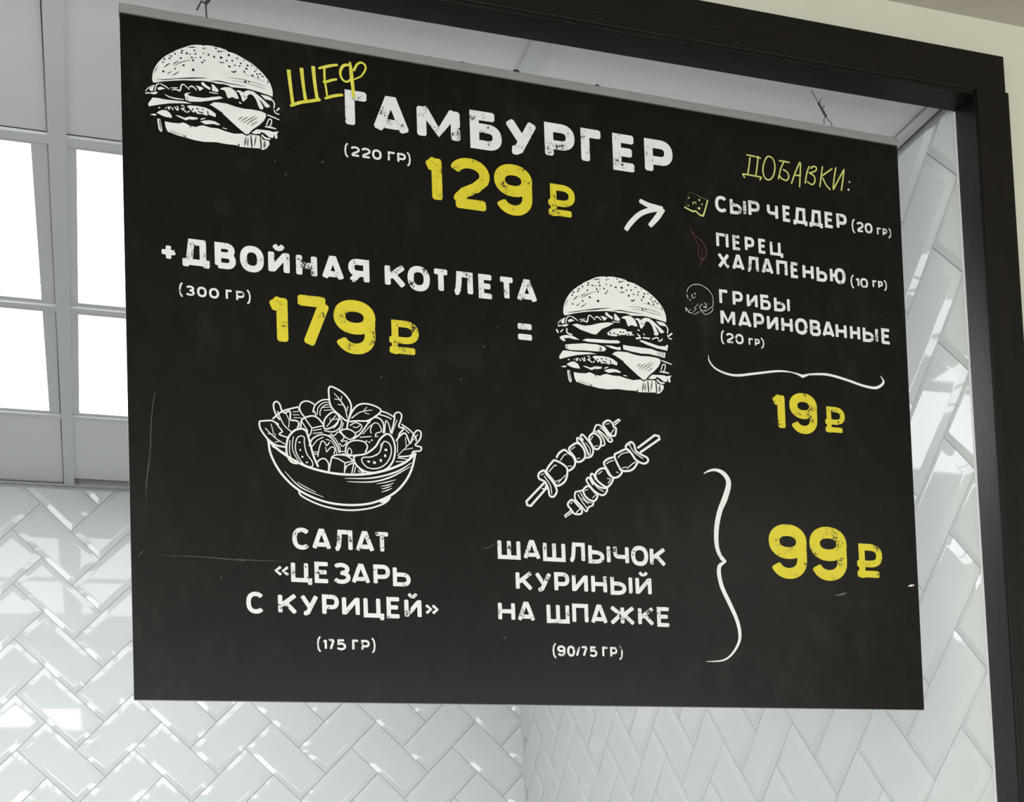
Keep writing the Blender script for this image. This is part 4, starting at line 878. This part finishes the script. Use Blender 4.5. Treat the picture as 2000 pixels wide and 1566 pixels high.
def lay(wall, place, lo, hi, cols, rows, planes):
    """place(c, r) -> 3D; local x along +c of the wall; planes: [(co, no)] that cut the field"""
    ex = (place(1, 0) - place(0, 0)).normalized(); ez = Vector((0, 0, 1)); ey = ez.cross(ex)  # ey points into the wall
    for c in range(*cols):
        for rr in range(*rows):
            if rr % 2: continue
            if c % 4 == 0: cc, rc, ang = c + 1.5, rr + 0.5, -45      # falls to the right
            elif c % 4 == 2: cc, rc, ang = c + 1.5, rr - 0.5, 45     # rises to the right
            else: continue
            ctr = place(cc, rc)
            if not (lo[0] - 0.15 < (ctr - place(0, 0)).dot(ex) < hi[0] + 0.15 and lo[1] - 0.15 < ctr.z < hi[1] + 0.15): continue
            rot = Matrix((ex, ey, ez)).transposed().to_4x4()
            tilt = Matrix.Rotation(random.gauss(0, 0.0022), 4, 'X') @ Matrix.Rotation(random.gauss(0, 0.0016), 4, 'Z')
            mw = Matrix.Translation(ctr) @ rot @ Matrix.Rotation(math.radians(-ang), 4, 'Y') @ tilt
            ext = [mw @ Vector((sx * 0.0988, 0.004, sz * 0.0488)) for sx in (-1, 1) for sz in (-1, 1)]
            cut = [(co, no) for co, no in planes if any((p - co).dot(no) > 0 for p in ext)]
            if any(all((p - co).dot(no) > -0.006 for p in ext) for co, no in planes): continue
            if cut:
                bm = tile_bm(); bm.transform(mw)
                for co, no in cut:
                    g = list(bm.verts) + list(bm.edges) + list(bm.faces)
                    res = bmesh.ops.bisect_plane(bm, geom=g, plane_co=co, plane_no=no, clear_outer=True)
                    ed = [e for e in res['geom_cut'] if isinstance(e, bmesh.types.BMEdge)]
                    if ed: bmesh.ops.edgeloop_fill(bm, edges=ed)
                if not bm.faces: bm.free(); continue
                bm.transform(mw.inverted())
                o = bpy.data.objects.new('wall_tile', finish_tile(bm, 'wall_tile_cut'))
            else:
                o = bpy.data.objects.new('wall_tile', TILE)
            COL.objects.link(o); o.parent = wall; o.matrix_world = mw
            o.matrix_parent_inverse = Matrix.Identity(4)
back = lambda c, rr: Vector((-0.065446 + TU * (c - 18), 0.0, 2.15581 - TU * rr))
Z0T = 1.25
lay(wall_back, back, (-2.3 - back(0, 0).x, Z0T), (-back(0, 0).x, ZC), (-14, 24), (-10, 16),
    [(Vector((-0.0005, 0, 0)), Vector((1, 0, 0))), (Vector((0, 0, ZC - 0.008)), Vector((0, 0, 1))), (Vector((0, 0, Z0T)), Vector((0, 0, -1))), (Vector((-2.3, 0, 0)), Vector((-1, 0, 0)))])
TS = TU * 0.997
side = lambda c, rr: Vector((0.0, -(0.57963 + TS * (17 + c)), 1.73959 - TS * (rr - 1)))
lay(wall_right, side, (-(0 - side(0, 0).y), Z0T), (2.14 + side(0, 0).y, ZC), (-30, 14), (-18, 12),
    [(Vector((0, -0.0005, 0)), Vector((0, 1, 0))), (Vector((0, -2.136, 0)), Vector((0, -1, 0))), (Vector((0, 0, ZC - 0.012)), Vector((0, 0, 1))), (Vector((0, 0, Z0T)), Vector((0, 0, -1)))])

bm = bmesh.new()      # sealant bead in the corner
lo_ = [bm.verts.new(q) for q in ((0.004, 0.004, Z0T), (-0.0055, 0.003, Z0T), (0.003, -0.0055, Z0T))]; hi_ = [bm.verts.new((v.co.x, v.co.y, ZC)) for v in lo_]
for k in range(3): bm.faces.new((lo_[k], lo_[(k + 1) % 3], hi_[(k + 1) % 3], hi_[k]))
bm.faces.new(lo_); bm.faces.new(hi_)
struct(bm_obj('trim_5', bm, M['sealant']))

# ---- suspended ceiling: lay-in panels, T-bars and wall angle
ceiling = struct(box('ceiling', -3.3, 0.12, -2.139, 0.12, ZC + 0.12, ZC + 0.15, M['shadow_gap']))
GX = [0.0, -0.601, -1.1975, -1.797, -2.396, -2.995, -3.3]
GY = [-2.14, -1.705, -1.115, -0.525, 0.0]
tw = 0.0125
for i, x in enumerate(GX[1:-1]):
    box('ceiling_runner', x - tw, x + tw, GY[0], GY[-1], ZC, ZC + 0.006, M['grid'], ceiling)
for y in GY[1:-1]:
    for xa, xb in zip(GX[1:], GX[:-1]):
        box('ceiling_crossbar', xa + tw, xb - tw if xb < 0 else xb, y - 0.011, y + 0.011, ZC + 0.0008, ZC + 0.005, M['grid'], ceiling)
def angle(name, pts):
    bm = bmesh.new()
    for a in pts: add_box(bm, *a)
    return bm_obj(name, bm, M['grid'], ceiling)
angle('edge_trim', [(-0.020, 0.0, GY[0], GY[-1], ZC - 0.001, ZC + 0.001), (-0.0015, 0.0, GY[0], GY[-1], ZC - 0.001, ZC + 0.02)])
angle('edge_trim', [(-3.3, -0.02, -0.016, 0.0, ZC - 0.001, ZC + 0.001)])
angle('edge_trim', [(-3.3, -0.02, GY[0], GY[0] + 0.016, ZC - 0.004, ZC + 0.001)])
PANELS = {(1, 1), (1, 2), (2, 1), (2, 2)}     # (column, row) of the light panels
def light_panel(x0, x1, y0, y1, label):
    root = bpy.data.objects.new('light_panel', None); COL.objects.link(root); root.location = ((x0 + x1) / 2, (y0 + y1) / 2, ZC + 0.006)
    tag(root, label, 'light', 'square light panels in the grid ceiling')
    hx, hy, b = (x1 - x0) / 2, (y1 - y0) / 2, 0.022
    bm = bmesh.new(); z0, z1 = -0.001, 0.012
    add_box(bm, -hx, hx, -hy, -hy + b, z0, z1); add_box(bm, -hx, hx, hy - b, hy, z0, z1)
    add_box(bm, -hx, -hx + b, -hy + b, hy - b, z0, z1); add_box(bm, hx - b, hx, -hy + b, hy - b, z0, z1)
    bm_obj('frame', bm, M['grid'], root)
    box('diffuser', -hx + b, hx - b, -hy + b, hy - b, 0.004, 0.010, M['glow'], root)
names = {(1, 1): 'glowing ceiling light panel partly behind the board, the nearer one',
         (1, 2): 'glowing ceiling light panel partly behind the board, nearer the tiled wall',
         (2, 1): 'glowing ceiling light panel at the left picture edge, the nearer one',
         (2, 2): 'glowing ceiling light panel at the left picture edge, nearer the tiled wall'}
for ci, (xb, xa) in enumerate(zip(GX[:-1], GX[1:])):
    for ri, (ya, yb) in enumerate(zip(GY[:-1], GY[1:])):
        x0, x1 = xa + 0.004, xb - (tw + 0.0018 if ci == 2 else 0.004 if xb < 0 else 0.001); y0, y1 = ya + (0.0125 if ri == 3 else 0.004), yb - (0.0135 if ri == 0 else 0.004)
        if (ci, ri) in PANELS: light_panel(x0, x1, y0, y1, names[(ci, ri)])
        else:
            if ri == 3 and ci == 1: y1 -= 0.052      # short-cut panel leaves a gap at the wall
            box('ceiling_panel', x0, x1, y0, y1, ZC + 0.0055, ZC + 0.018, M['ceil_tile'], ceiling)

# ---- dark wooden frame of the hatch
head_ = struct(box('trim_1', -2.66, 0.0512, YF, YF + 0.018, 2.678, 2.7345, M['wood_x'], None, 0.0012))
box('soffit_board', -2.6, 0.004, YF + 0.0015, YB_, 2.6735, 2.690, M['wood_x'], head_, 0.0006)
post = struct(box('trim_2', 0.0005, 0.0535, YF - 0.003, YF + 0.018, 0.98, 2.681, M['wood_z'], None, 0.0012))
box('jamb_board', 0.0, 0.018, YF + 0.0015, YB_, 0.98, 2.6735, M['wood_lining'], post, 0.0006)
postl = struct(box('trim_3', -2.66, -2.607, YF - 0.003, YF + 0.018, 0.98, 2.681, M['wood_z'], None, 0.0012))
box('jamb_board', -2.618, -2.6, YF + 0.0015, YB_, 0.98, 2.6735, M['wood_z'], postl, 0.0006)
struct(box('trim_4', -0.0012, 0.006, YB_, YB_ + 0.0035, 0.98, 2.6735, M['pvc']))      # tile edge bead
tag(box('counter', -2.7, 0.06, -2.35, -1.75, 0.95, 0.98, M['counter'], None, 0.003), 'brown serving counter under the hatch', 'counter')

# ------------------------------------------------------------------ menu board
YB = -2.115
BW_, BH_ = 1040.0, 812.0
def at(u, v, off=0.0):
    s, t = u / BW_, v / BH_
    a, b, c, e = QUAD
    x = (1 - s) * (1 - t) * a[0] + s * (1 - t) * b[0] + s * t * c[0] + (1 - s) * t * e[0]
    z = (1 - s) * (1 - t) * a[1] + s * (1 - t) * b[1] + s * t * c[1] + (1 - s) * t * e[1]
    return (x, YB - off, z)
board = bpy.data.objects.new('menu_board', None); COL.objects.link(board); board.location = (at(BW_ / 2, BH_)[0], YB + 0.004, at(BW_ / 2, BH_)[2])
tag(board, 'large black menu board with white and yellow lettering hung in the hatch', 'menu board')
def bpart(name, bm, mats):
    bm.transform(Matrix.Translation(-board.location))
    me = bpy.data.meshes.new(name); bm.to_mesh(me); bm.free()
    return link(name, me, mats, board)
TH = 0.007
bm = bmesh.new(); fr = [bm.verts.new(at(*q)) for q in ((0, 2), (BW_, 2), (BW_, BH_), (0, BH_))]
bk = [bm.verts.new(Vector(at(*q)) + Vector((0, TH, 0))) for q in ((0, 2), (BW_, 2), (BW_, BH_), (0, BH_))]
bm.faces.new((fr[3], fr[2], fr[1], fr[0]))
for k in range(4): bm.faces.new((fr[k], fr[(k + 1) % 4], bk[(k + 1) % 4], bk[k])).material_index = 1
bm.faces.new(bk).material_index = 1
bpart('sheet', bm, [M['board'], M['pvc']])
# clamp rail along the top edge
bm = bmesh.new(); prof = ((11.4, 0.0018), (11.0, 0.0024), (1.0, 0.0024), (0.0, 0.0016), (0.0, -0.0105), (11.4, -0.0105))
L = [bm.verts.new(at(-0.6, v, o)) for v, o in prof]; R_ = [bm.verts.new(at(BW_ + 0.6, v, o)) for v, o in prof]
for k in range(6): bm.faces.new((L[k], L[(k + 1) % 6], R_[(k + 1) % 6], R_[k]))
bm.faces.new(L[::-1]); bm.faces.new(R_)
bmesh.ops.recalc_face_normals(bm, faces=bm.faces)
bpart('top_rail', bm, [M['alu']])
for u, rad in ((481.5, 0.0052), (591.5, 0.0042), (410.5, 0.0034)):
    bm = bmesh.new(); c = Vector(at(u, 0, -0.003))
    rings = []
    for hh, k in ((0, 1.0), (0.55, 0.95), (0.95, 0.6)):
        rings.append([bm.verts.new(c + Vector((math.cos(a) * rad * k, math.sin(a) * rad * k, hh * rad * 0.85))) for a in [2 * math.pi * i / 10 for i in range(10)]])
    for A, B in zip(rings, rings[1:]):
        for k in range(10): bm.faces.new((A[k], A[(k + 1) % 10], B[(k + 1) % 10], B[k]))
    bm.faces.new(rings[-1]); bm.faces.new(rings[0][::-1])
    bpart('screw', bm, [M['black_screw']])

# ---- print: ribbons and fills on the face of the sheet
_n = [0]
def z_off(layer):
    _n[0] += 1
    return 0.00012 + layer * 0.00022 + (_n[0] % 50) * 0.000004
def catmull(p, w, closed, n=5):
    N = len(p); out, ow = [], []
    rng = N if closed else N - 1
    for i in range(rng):
        if closed: a, b, c, e = p[i - 1], p[i], p[(i + 1) % N], p[(i + 2) % N]
        else: a, b, c, e = p[max(i - 1, 0)], p[i], p[i + 1], p[min(i + 2, N - 1)]
        for k in range(n):
            t = k / n; t2, t3 = t * t, t * t * t
            out.append(tuple(0.5 * (2 * b[j] + (c[j] - a[j]) * t + (2 * a[j] - 5 * b[j] + 4 * c[j] - e[j]) * t2 + (3 * b[j] - a[j] - 3 * c[j] + e[j]) * t3) for j in (0, 1)))
            ow.append(w[i] + (w[(i + 1) % N] - w[i]) * t)
    if not closed: out.append(p[-1]); ow.append(w[-1])
    return out, ow
def ribbon(bm, pts, w, off, mi, closed=False, soft=True):
    P = [Vector(q) for q in pts]
    keep = [0] + [i for i in range(1, len(P)) if (P[i] - P[i - 1]).length > 1e-3]
    P = [P[i] for i in keep]; w = [w[i] for i in keep]
    if closed and (P[0] - P[-1]).length < 1e-3: P.pop(); w.pop()
    if len(P) < 2: return
    if soft and not closed:        # slightly rounded ends
        for side_ in (0, 1):
            i, j = (0, 1) if side_ == 0 else (-1, -2)
            dv = P[j] - P[i]; k = min(0.2 * w[i], dv.length * 0.4)
            q = P[i] + dv.normalized() * k; wq = w[i]
            if side_ == 0: P.insert(1, q); w.insert(1, wq); w[0] = wq * 0.66
            else: P.insert(len(P) - 1, q); w.insert(len(w) - 1, wq); w[-1] = wq * 0.66
    N = len(P); Lv, Rv = [], []
    for i in range(N):
        if closed: a, c = P[i - 1], P[(i + 1) % N]
        else: a, c = P[max(i - 1, 0)], P[min(i + 1, N - 1)]
        d1 = (P[i] - a) if (P[i] - a).length > 1e-6 else (c - P[i]); d2 = (c - P[i]) if (c - P[i]).length > 1e-6 else d1
        d1 = d1.normalized(); d2 = d2.normalized()
        n1, n2 = Vector((-d1.y, d1.x)), Vector((-d2.y, d2.x)); nn = n1 + n2
        if nn.length < 0.3: nn = n1; k = 1.0
        else: nn = nn.normalized(); k = min(1.0 / max(nn.dot(n1), 0.3), 1.45) if n1.dot(n2) > -0.1 else 1.05
        h = w[i] / 2 * k
        oo = off + i * 2.5e-6
        Lv.append(bm.verts.new(at(*(P[i] + nn * h), oo))); Rv.append(bm.verts.new(at(*(P[i] - nn * h), oo)))
    for i in range(N if closed else N - 1):
        j = (i + 1) % N
        bm.faces.new((Lv[i], Lv[j], Rv[j], Rv[i])).material_index = mi
def fill_poly(bm, pts, off, mi):
    tri = tessellate_polygon([[Vector((q[0], q[1], 0)) for q in pts]])
    vs = [bm.verts.new(at(*q, off)) for q in pts]
    for t in tri:
        try: bm.faces.new([vs[i] for i in t]).material_index = mi
        except ValueError: pass
def face_front(bm):
    for fc in bm.faces:
        fc.normal_update()
        if fc.normal.y > 0: fc.normal_flip()

# ---- block alphabet: centre lines in a unit box (x right, y up, 0 = base line, 1 = cap line)
def arc(cx, cy, rx, ry, a0, a1, n=10, e=2.35):
    o = []
    for i in range(n + 1):
        a = math.radians(a0 + (a1 - a0) * i / n); c, s = math.cos(a), math.sin(a)
        o.append((cx + rx * math.copysign(abs(c) ** (2 / e), c), cy + ry * math.copysign(abs(s) ** (2 / e), s)))
    return o
O_ = [arc(.5, .5, .5, .5, 90, 450, 28)[:-1] + ['c']]
def bowl(y0, y1, xl=0.0, xr=1.0):
    m_ = (y0 + y1) / 2; k = .42
    return [(xl, y1), (xr - k, y1)] + arc(xr - k, m_, k, (y1 - y0) / 2, 80, -80, 9) + [(xr - k, y0), (xl, y0)]
GL = {
 'А': [[(0, 0), (.43, 1), (.57, 1), (1, 0)], [(.2, .22), (.8, .22)]],
 'Б': [[(.9, 1), (0, 1), (0, 0)] + bowl(0, .58)[::-1][1:-1] + [(0, .58)]],
 'В': [[(0, 0), (0, 1)] + bowl(.53, 1, 0, .93)[1:-1] + [(0, .53)], [(0, .53)] + bowl(0, .53)[1:-1] + [(-.02, 0)]],
 'Г': [[(0, 0), (0, 1), (1, 1)]],
 'Д': [[(.16, 0), (.28, 1), (.84, 1), (.84, 0)], [(0, -.24), (0, 0), (1, 0), (1, -.24)]],
 'Е': [[(1, 1), (0, 1), (0, 0), (1, 0)], [(0, .52), (.88, .52)]],
 'Ж': [[(.5, 0), (.5, 1)], [(0, 1), (.42, .55)], [(0, 0), (.42, .55)], [(1, 1), (.58, .55)], [(1, 0), (.58, .55)]],
 'З': [arc(.45, .76, .48, .24, 150, -70, 10, 2) + [(.4, .53)], [(.4, .53)] + arc(.47, .265, .52, .265, 80, -155, 12, 2)],
 'И': [[(0, 0), (0, 1)], [(.03, .07), (.97, .93)], [(1, 0), (1, 1)]],
 'К': [[(0, 0), (0, 1)], [(1, 1), (.1, .42)], [(.34, .58), (1, 0)]],
 'Л': [[(0, .0), (.12, .03), (.21, .18), (.26, .5), (.3, 1), (1, 1), (1, 0)]],
 'М': [[(0, 0), (0, 1)], [(.03, .97), (.5, .2), (.97, .97)], [(1, 0), (1, 1)]],
 'Н': [[(0, 0), (0, 1)], [(1, 0), (1, 1)], [(0, .5), (1, .5)]],
 'О': O_, '0': O_,
 'П': [[(0, 0), (0, 1), (1, 1), (1, 0)]],
 'Р': [[(0, 0), (0, 1)] + bowl(.4, 1)[1:-1] + [(0, .4)]],
 'С': [arc(.52, .5, .52, .5, 40, 320, 20)],
 'Т': [[(0, 1), (1, 1)], [(.5, 1), (.5, 0)]],
 'У': [[(0, 1), (.52, .36)], [(1, 1), (.5, .22), (.4, .06), (.26, 0), (.1, .01)]],
 'Х': [[(0, 0), (1, 1)], [(0, 1), (1, 0)]],
 'Ц': [[(0, 1), (0, 0), (1, 0), (1, -.26)], [(.78, 1), (.78, 0)]],
 'Ч': [[(0, 1), (0, .62)] + arc(.3, .62, .3, .24, 180, 270, 6) + [(1, .38)], [(1, 1), (1, 0)]],
 'Ш': [[(0, 1), (0, 0), (1, 0), (1, 1)], [(.5, 1), (.5, 0)]],
 'Ь': [[(0, 1), (0, 0)] + bowl(0, .58)[::-1][1:-1] + [(0, .58)]],
 'Ы': [[(0, 1), (0, 0)] + bowl(0, .58, 0, .66)[::-1][1:-1] + [(0, .58)], [(1, 1), (1, 0)]],
 'Ю': [[(0, 0), (0, 1)], [(0, .5), (.36, .5)], arc(.68, .5, .32, .5, 90, 450, 22)[:-1] + ['c']],
 'Я': [[(1, 0), (1, 1)] + [(1 - x, y) for x, y in bowl(.4, 1)[1:-1]] + [(1, .4)], [(.5, .4), (0, 0)]],
 '1': [[(.02, .79), (.5, .84), (.93, .97)], [(1, 1), (1, 0)]],
 '2': [arc(.48, .72, .5, .28, 165, -25, 12, 2.1) + [(.68, .42), (.3, .27), (.12, .13), (.07, .03)], [(0, 0), (1, 0)]],
 '3': None, '5': [[(.9, 1), (.12, 1), (.06, .55)] + arc(.45, .32, .55, .32, 125, -150, 14, 2.1)],
 '7': [[(0, 1), (1, 1)], [(.96, .97), (.35, 0)]],
 '9': [arc(.5, .735, .5, .265, 0, 360, 24, 2.2)[:-1] + ['c'], [(1, .73), (1, .36)] + arc(.5, .32, .5, .32, 0, -160, 12, 2.1)],
 '+': [[(0, .5), (1, .5)], [(.5, 0), (.5, 1)]],
 '=': [[(0, .0), (1, .0)], [(0, 1), (1, 1)]],
 '(': [[(1, 1.32), (.25, 1.0), (0, .5), (.25, -.02), (1, -.3)]],
 ')': [[(0, 1.32), (.75, 1.0), (1, .5), (.75, -.02), (0, -.3)]],
 '/': [[(0, -.02), (1, 1.02)]],
 '«': [[(.42, 1), (0, .5), (.42, 0)], [(1, 1), (.58, .5), (1, 0)]],
 '»': [[(0, 1), (.42, .5), (0, 0)], [(.58, 1), (1, .5), (.58, 0)]],
 '₽': [[(.22, 0), (.22, 1)] + bowl(.46, 1, .22, 1)[1:-1] + [(0, .46)], [(0, .13), (.97, .13)]],
}
GL['Й'] = GL['И'] + [[(.2, 1.36), (.36, 1.22), (.5, 1.19), (.64, 1.22), (.8, 1.36)]]
GL['3'] = GL['З']
def set_glyph(bm, ch, u0, u1, vt, vb, w, mi):
    if ch in '()': w *= 0.78
    x0, x1 = u0 + w / 2, u1 - w / 2
    if x1 < x0 + 0.2: x0, x1 = (u0 + u1) / 2 - 0.1, (u0 + u1) / 2 + 0.1
    y0, y1 = vb - w / 2, vt + w / 2
    for s in GL[ch]:
        cl = s[-1] == 'c'; pts = s[:-1] if cl else s
        P = [(x0 + (x1 - x0) * x, y0 + (y1 - y0) * y) for x, y in pts]
        ribbon(bm, P, [w * (1.08 if cl else 0.8 if min(q[1] for q in pts) > 1.1 else 1.0)] * len(P), z_off(1), mi, cl)
for name, colr, runs in WORDS:
    bm = bmesh.new(); txt = ''
    for w, vt, vb, gl in runs:
        for ch, u0, u1 in gl: set_glyph(bm, ch, u0, u1, vt, vb, w, 0)
        txt += ''.join(g[0] for g in gl) + ' '
    face_front(bm)
    o = bpart(name, bm, [M['w_worn' if colr == 'w' else 'y_worn']])
    o['label'] = ('chipped white printed lettering ' if colr == 'w' else 'chipped yellow printed price ') + txt.strip()
LAB = {'hamburger_drawing': 'white line drawing of a hamburger', 'double_hamburger_drawing': 'white line drawing of a taller double hamburger',
       'salad_bowl_drawing': 'white line drawing of a bowl of salad', 'skewers_drawing': 'white line drawing of two meat skewers',
       'cheese_slice_drawing': 'small yellow drawing of a cheese slice', 'chilli_pepper_drawing': 'small dark red drawing of a chilli pepper',
       'mushroom_drawing': 'small grey drawing of a sliced mushroom', 'handwritten_lettering': 'thin yellow handwritten lettering ДОБАВКИ:',
       'handwritten_lettering#2': 'bold yellow handwritten lettering ШЕФ', 'arrow': 'white curved arrow', 'curly_brace': 'thin white brace lying flat',
       'curly_brace#2': 'tall white curly brace', 'scratches': 'grey scratches and nicks on the black sheet'}
for key, items in [(k, v) for k, v in ART.items() if k != 'scratches'] + [('scratches', (it,)) for it in ART['scratches']]:
    bm = bmesh.new(); used = []
    for t, c, lay_, flag, w, pts in items:
        if c not in used: used.append(c)
        mi = used.index(c); off = z_off(lay_)
        if t == 'F':
            if flag: pts, _ = catmull(list(pts), [1] * len(pts), True, 3)
            fill_poly(bm, pts, off, mi)
        elif t == 'D':
            a0 = random.uniform(0, 6.3); el = random.uniform(0.65, 0.95); n = 9
            fill_poly(bm, [(pts[0][0] + w * math.cos(6.2832 * i / n) * (1 if math.cos(a0) > 0 else el), pts[0][1] + w * math.sin(6.2832 * i / n) * (el if math.cos(a0) > 0 else 1)) for i in range(n)], off, mi)
        else:
            ws = list(w) if isinstance(w, tuple) else [w] * len(pts)
            if len(ws) != len(pts): ws = [ws[min(int(i * (len(ws) - 1) / max(len(pts) - 1, 1) + .5), len(ws) - 1)] for i in range(len(pts))]
            closed = bool(flag & 2); P = list(pts)
            if not closed and len(P) > 3 and P[0] == P[-1]: closed = True; P = P[:-1]; ws = ws[:-1]
            if flag & 1 and len(P) > 2: P, ws = catmull(P, ws, closed)
            ribbon(bm, P, ws, off, mi, closed)
    face_front(bm)
    o = bpart('scratch' if key == 'scratches' else key.split('#')[0], bm, [M[c] for c in used])
    if key != 'scratches': o['label'] = LAB[key]

# ------------------------------------------------------------------ hanging wires
def strand(bm, a, b, turns, amp, rad, n=30, ph=0.0):
    a, b = Vector(a), Vector(b); t = (b - a).normalized(); e1 = t.cross(Vector((0, 1, 0))).normalized(); e2 = t.cross(e1)
    tube(bm, [a + (b - a) * (i / n) + amp * (math.cos(ph + 6.2832 * turns * i / n) * e1 + math.sin(ph + 6.2832 * turns * i / n) * e2) for i in range(n + 1)], rad, 5)
bm = bmesh.new()
B0, B1, T0 = Vector((-0.1805, -2.110, 2.634)), Vector((-0.1862, -2.108, 2.652)), Vector((-0.2049, -2.0994, 2.697))
K0 = B1.lerp(T0, 0.12); K1 = B1.lerp(T0, 0.58)
tube(bm, [B0, B0 + Vector((-0.0010, 0, 0.008)), B0 + Vector((-0.0025, 0, 0.014)), B1, K0], 0.00055)
tube(bm, [K0, K1, T0], 0.00048)
strand(bm, K0, K1, 4.5, 0.0012, 0.0008); strand(bm, K0, K1, 4.5, 0.0012, 0.0008, ph=3.14)
tube(bm, [K0, K0 + Vector((-0.0030, 0, -0.003)), K0 + Vector((-0.0040, 0, -0.011))], 0.0006)
tube(bm, [K1, K1 + Vector((0.003, 0, 0.001)), K1 + Vector((0.0036, 0, 0.006))], 0.0006)
tube(bm, [K1.lerp(K0, .4), K1.lerp(K0, .4) + Vector((0.0035, 0, 0.001)), K1.lerp(K0, .4) + Vector((0.0042, 0, 0.005))], 0.0006)
tag(bm_obj('hanging_wire', bm, M['wire']), 'twisted steel wire slanting up from the right end of the board', 'wire', 'wires holding the board')
bm = bmesh.new()
B0, B1, T0 = Vector((-1.0244, -2.110, 2.644)), Vector((-1.0252, -2.108, 2.672)), Vector((-1.012, -2.1, 2.697))
tube(bm, [B0, B0.lerp(B1, .5), B1], 0.0009)
tube(bm, [B1, B1.lerp(T0, .4), T0], 0.0008)
strand(bm, B1, B1.lerp(T0, .7), 3.5, 0.0018, 0.0009); strand(bm, B1, B1.lerp(T0, .7), 3.5, 0.0018, 0.0009, ph=3.14)
tube(bm, [B1, B1 + Vector((-0.005, 0, 0.002)), B1 + Vector((-0.0075, 0, -0.003)), B1 + Vector((-0.0105, 0, -0.010))], [0.0010, 0.0012, 0.0010, 0.0010])
tag(bm_obj('hanging_wire', bm, M['wire']), 'hooked steel wire rising above the hamburger drawing', 'wire', 'wires holding the board')
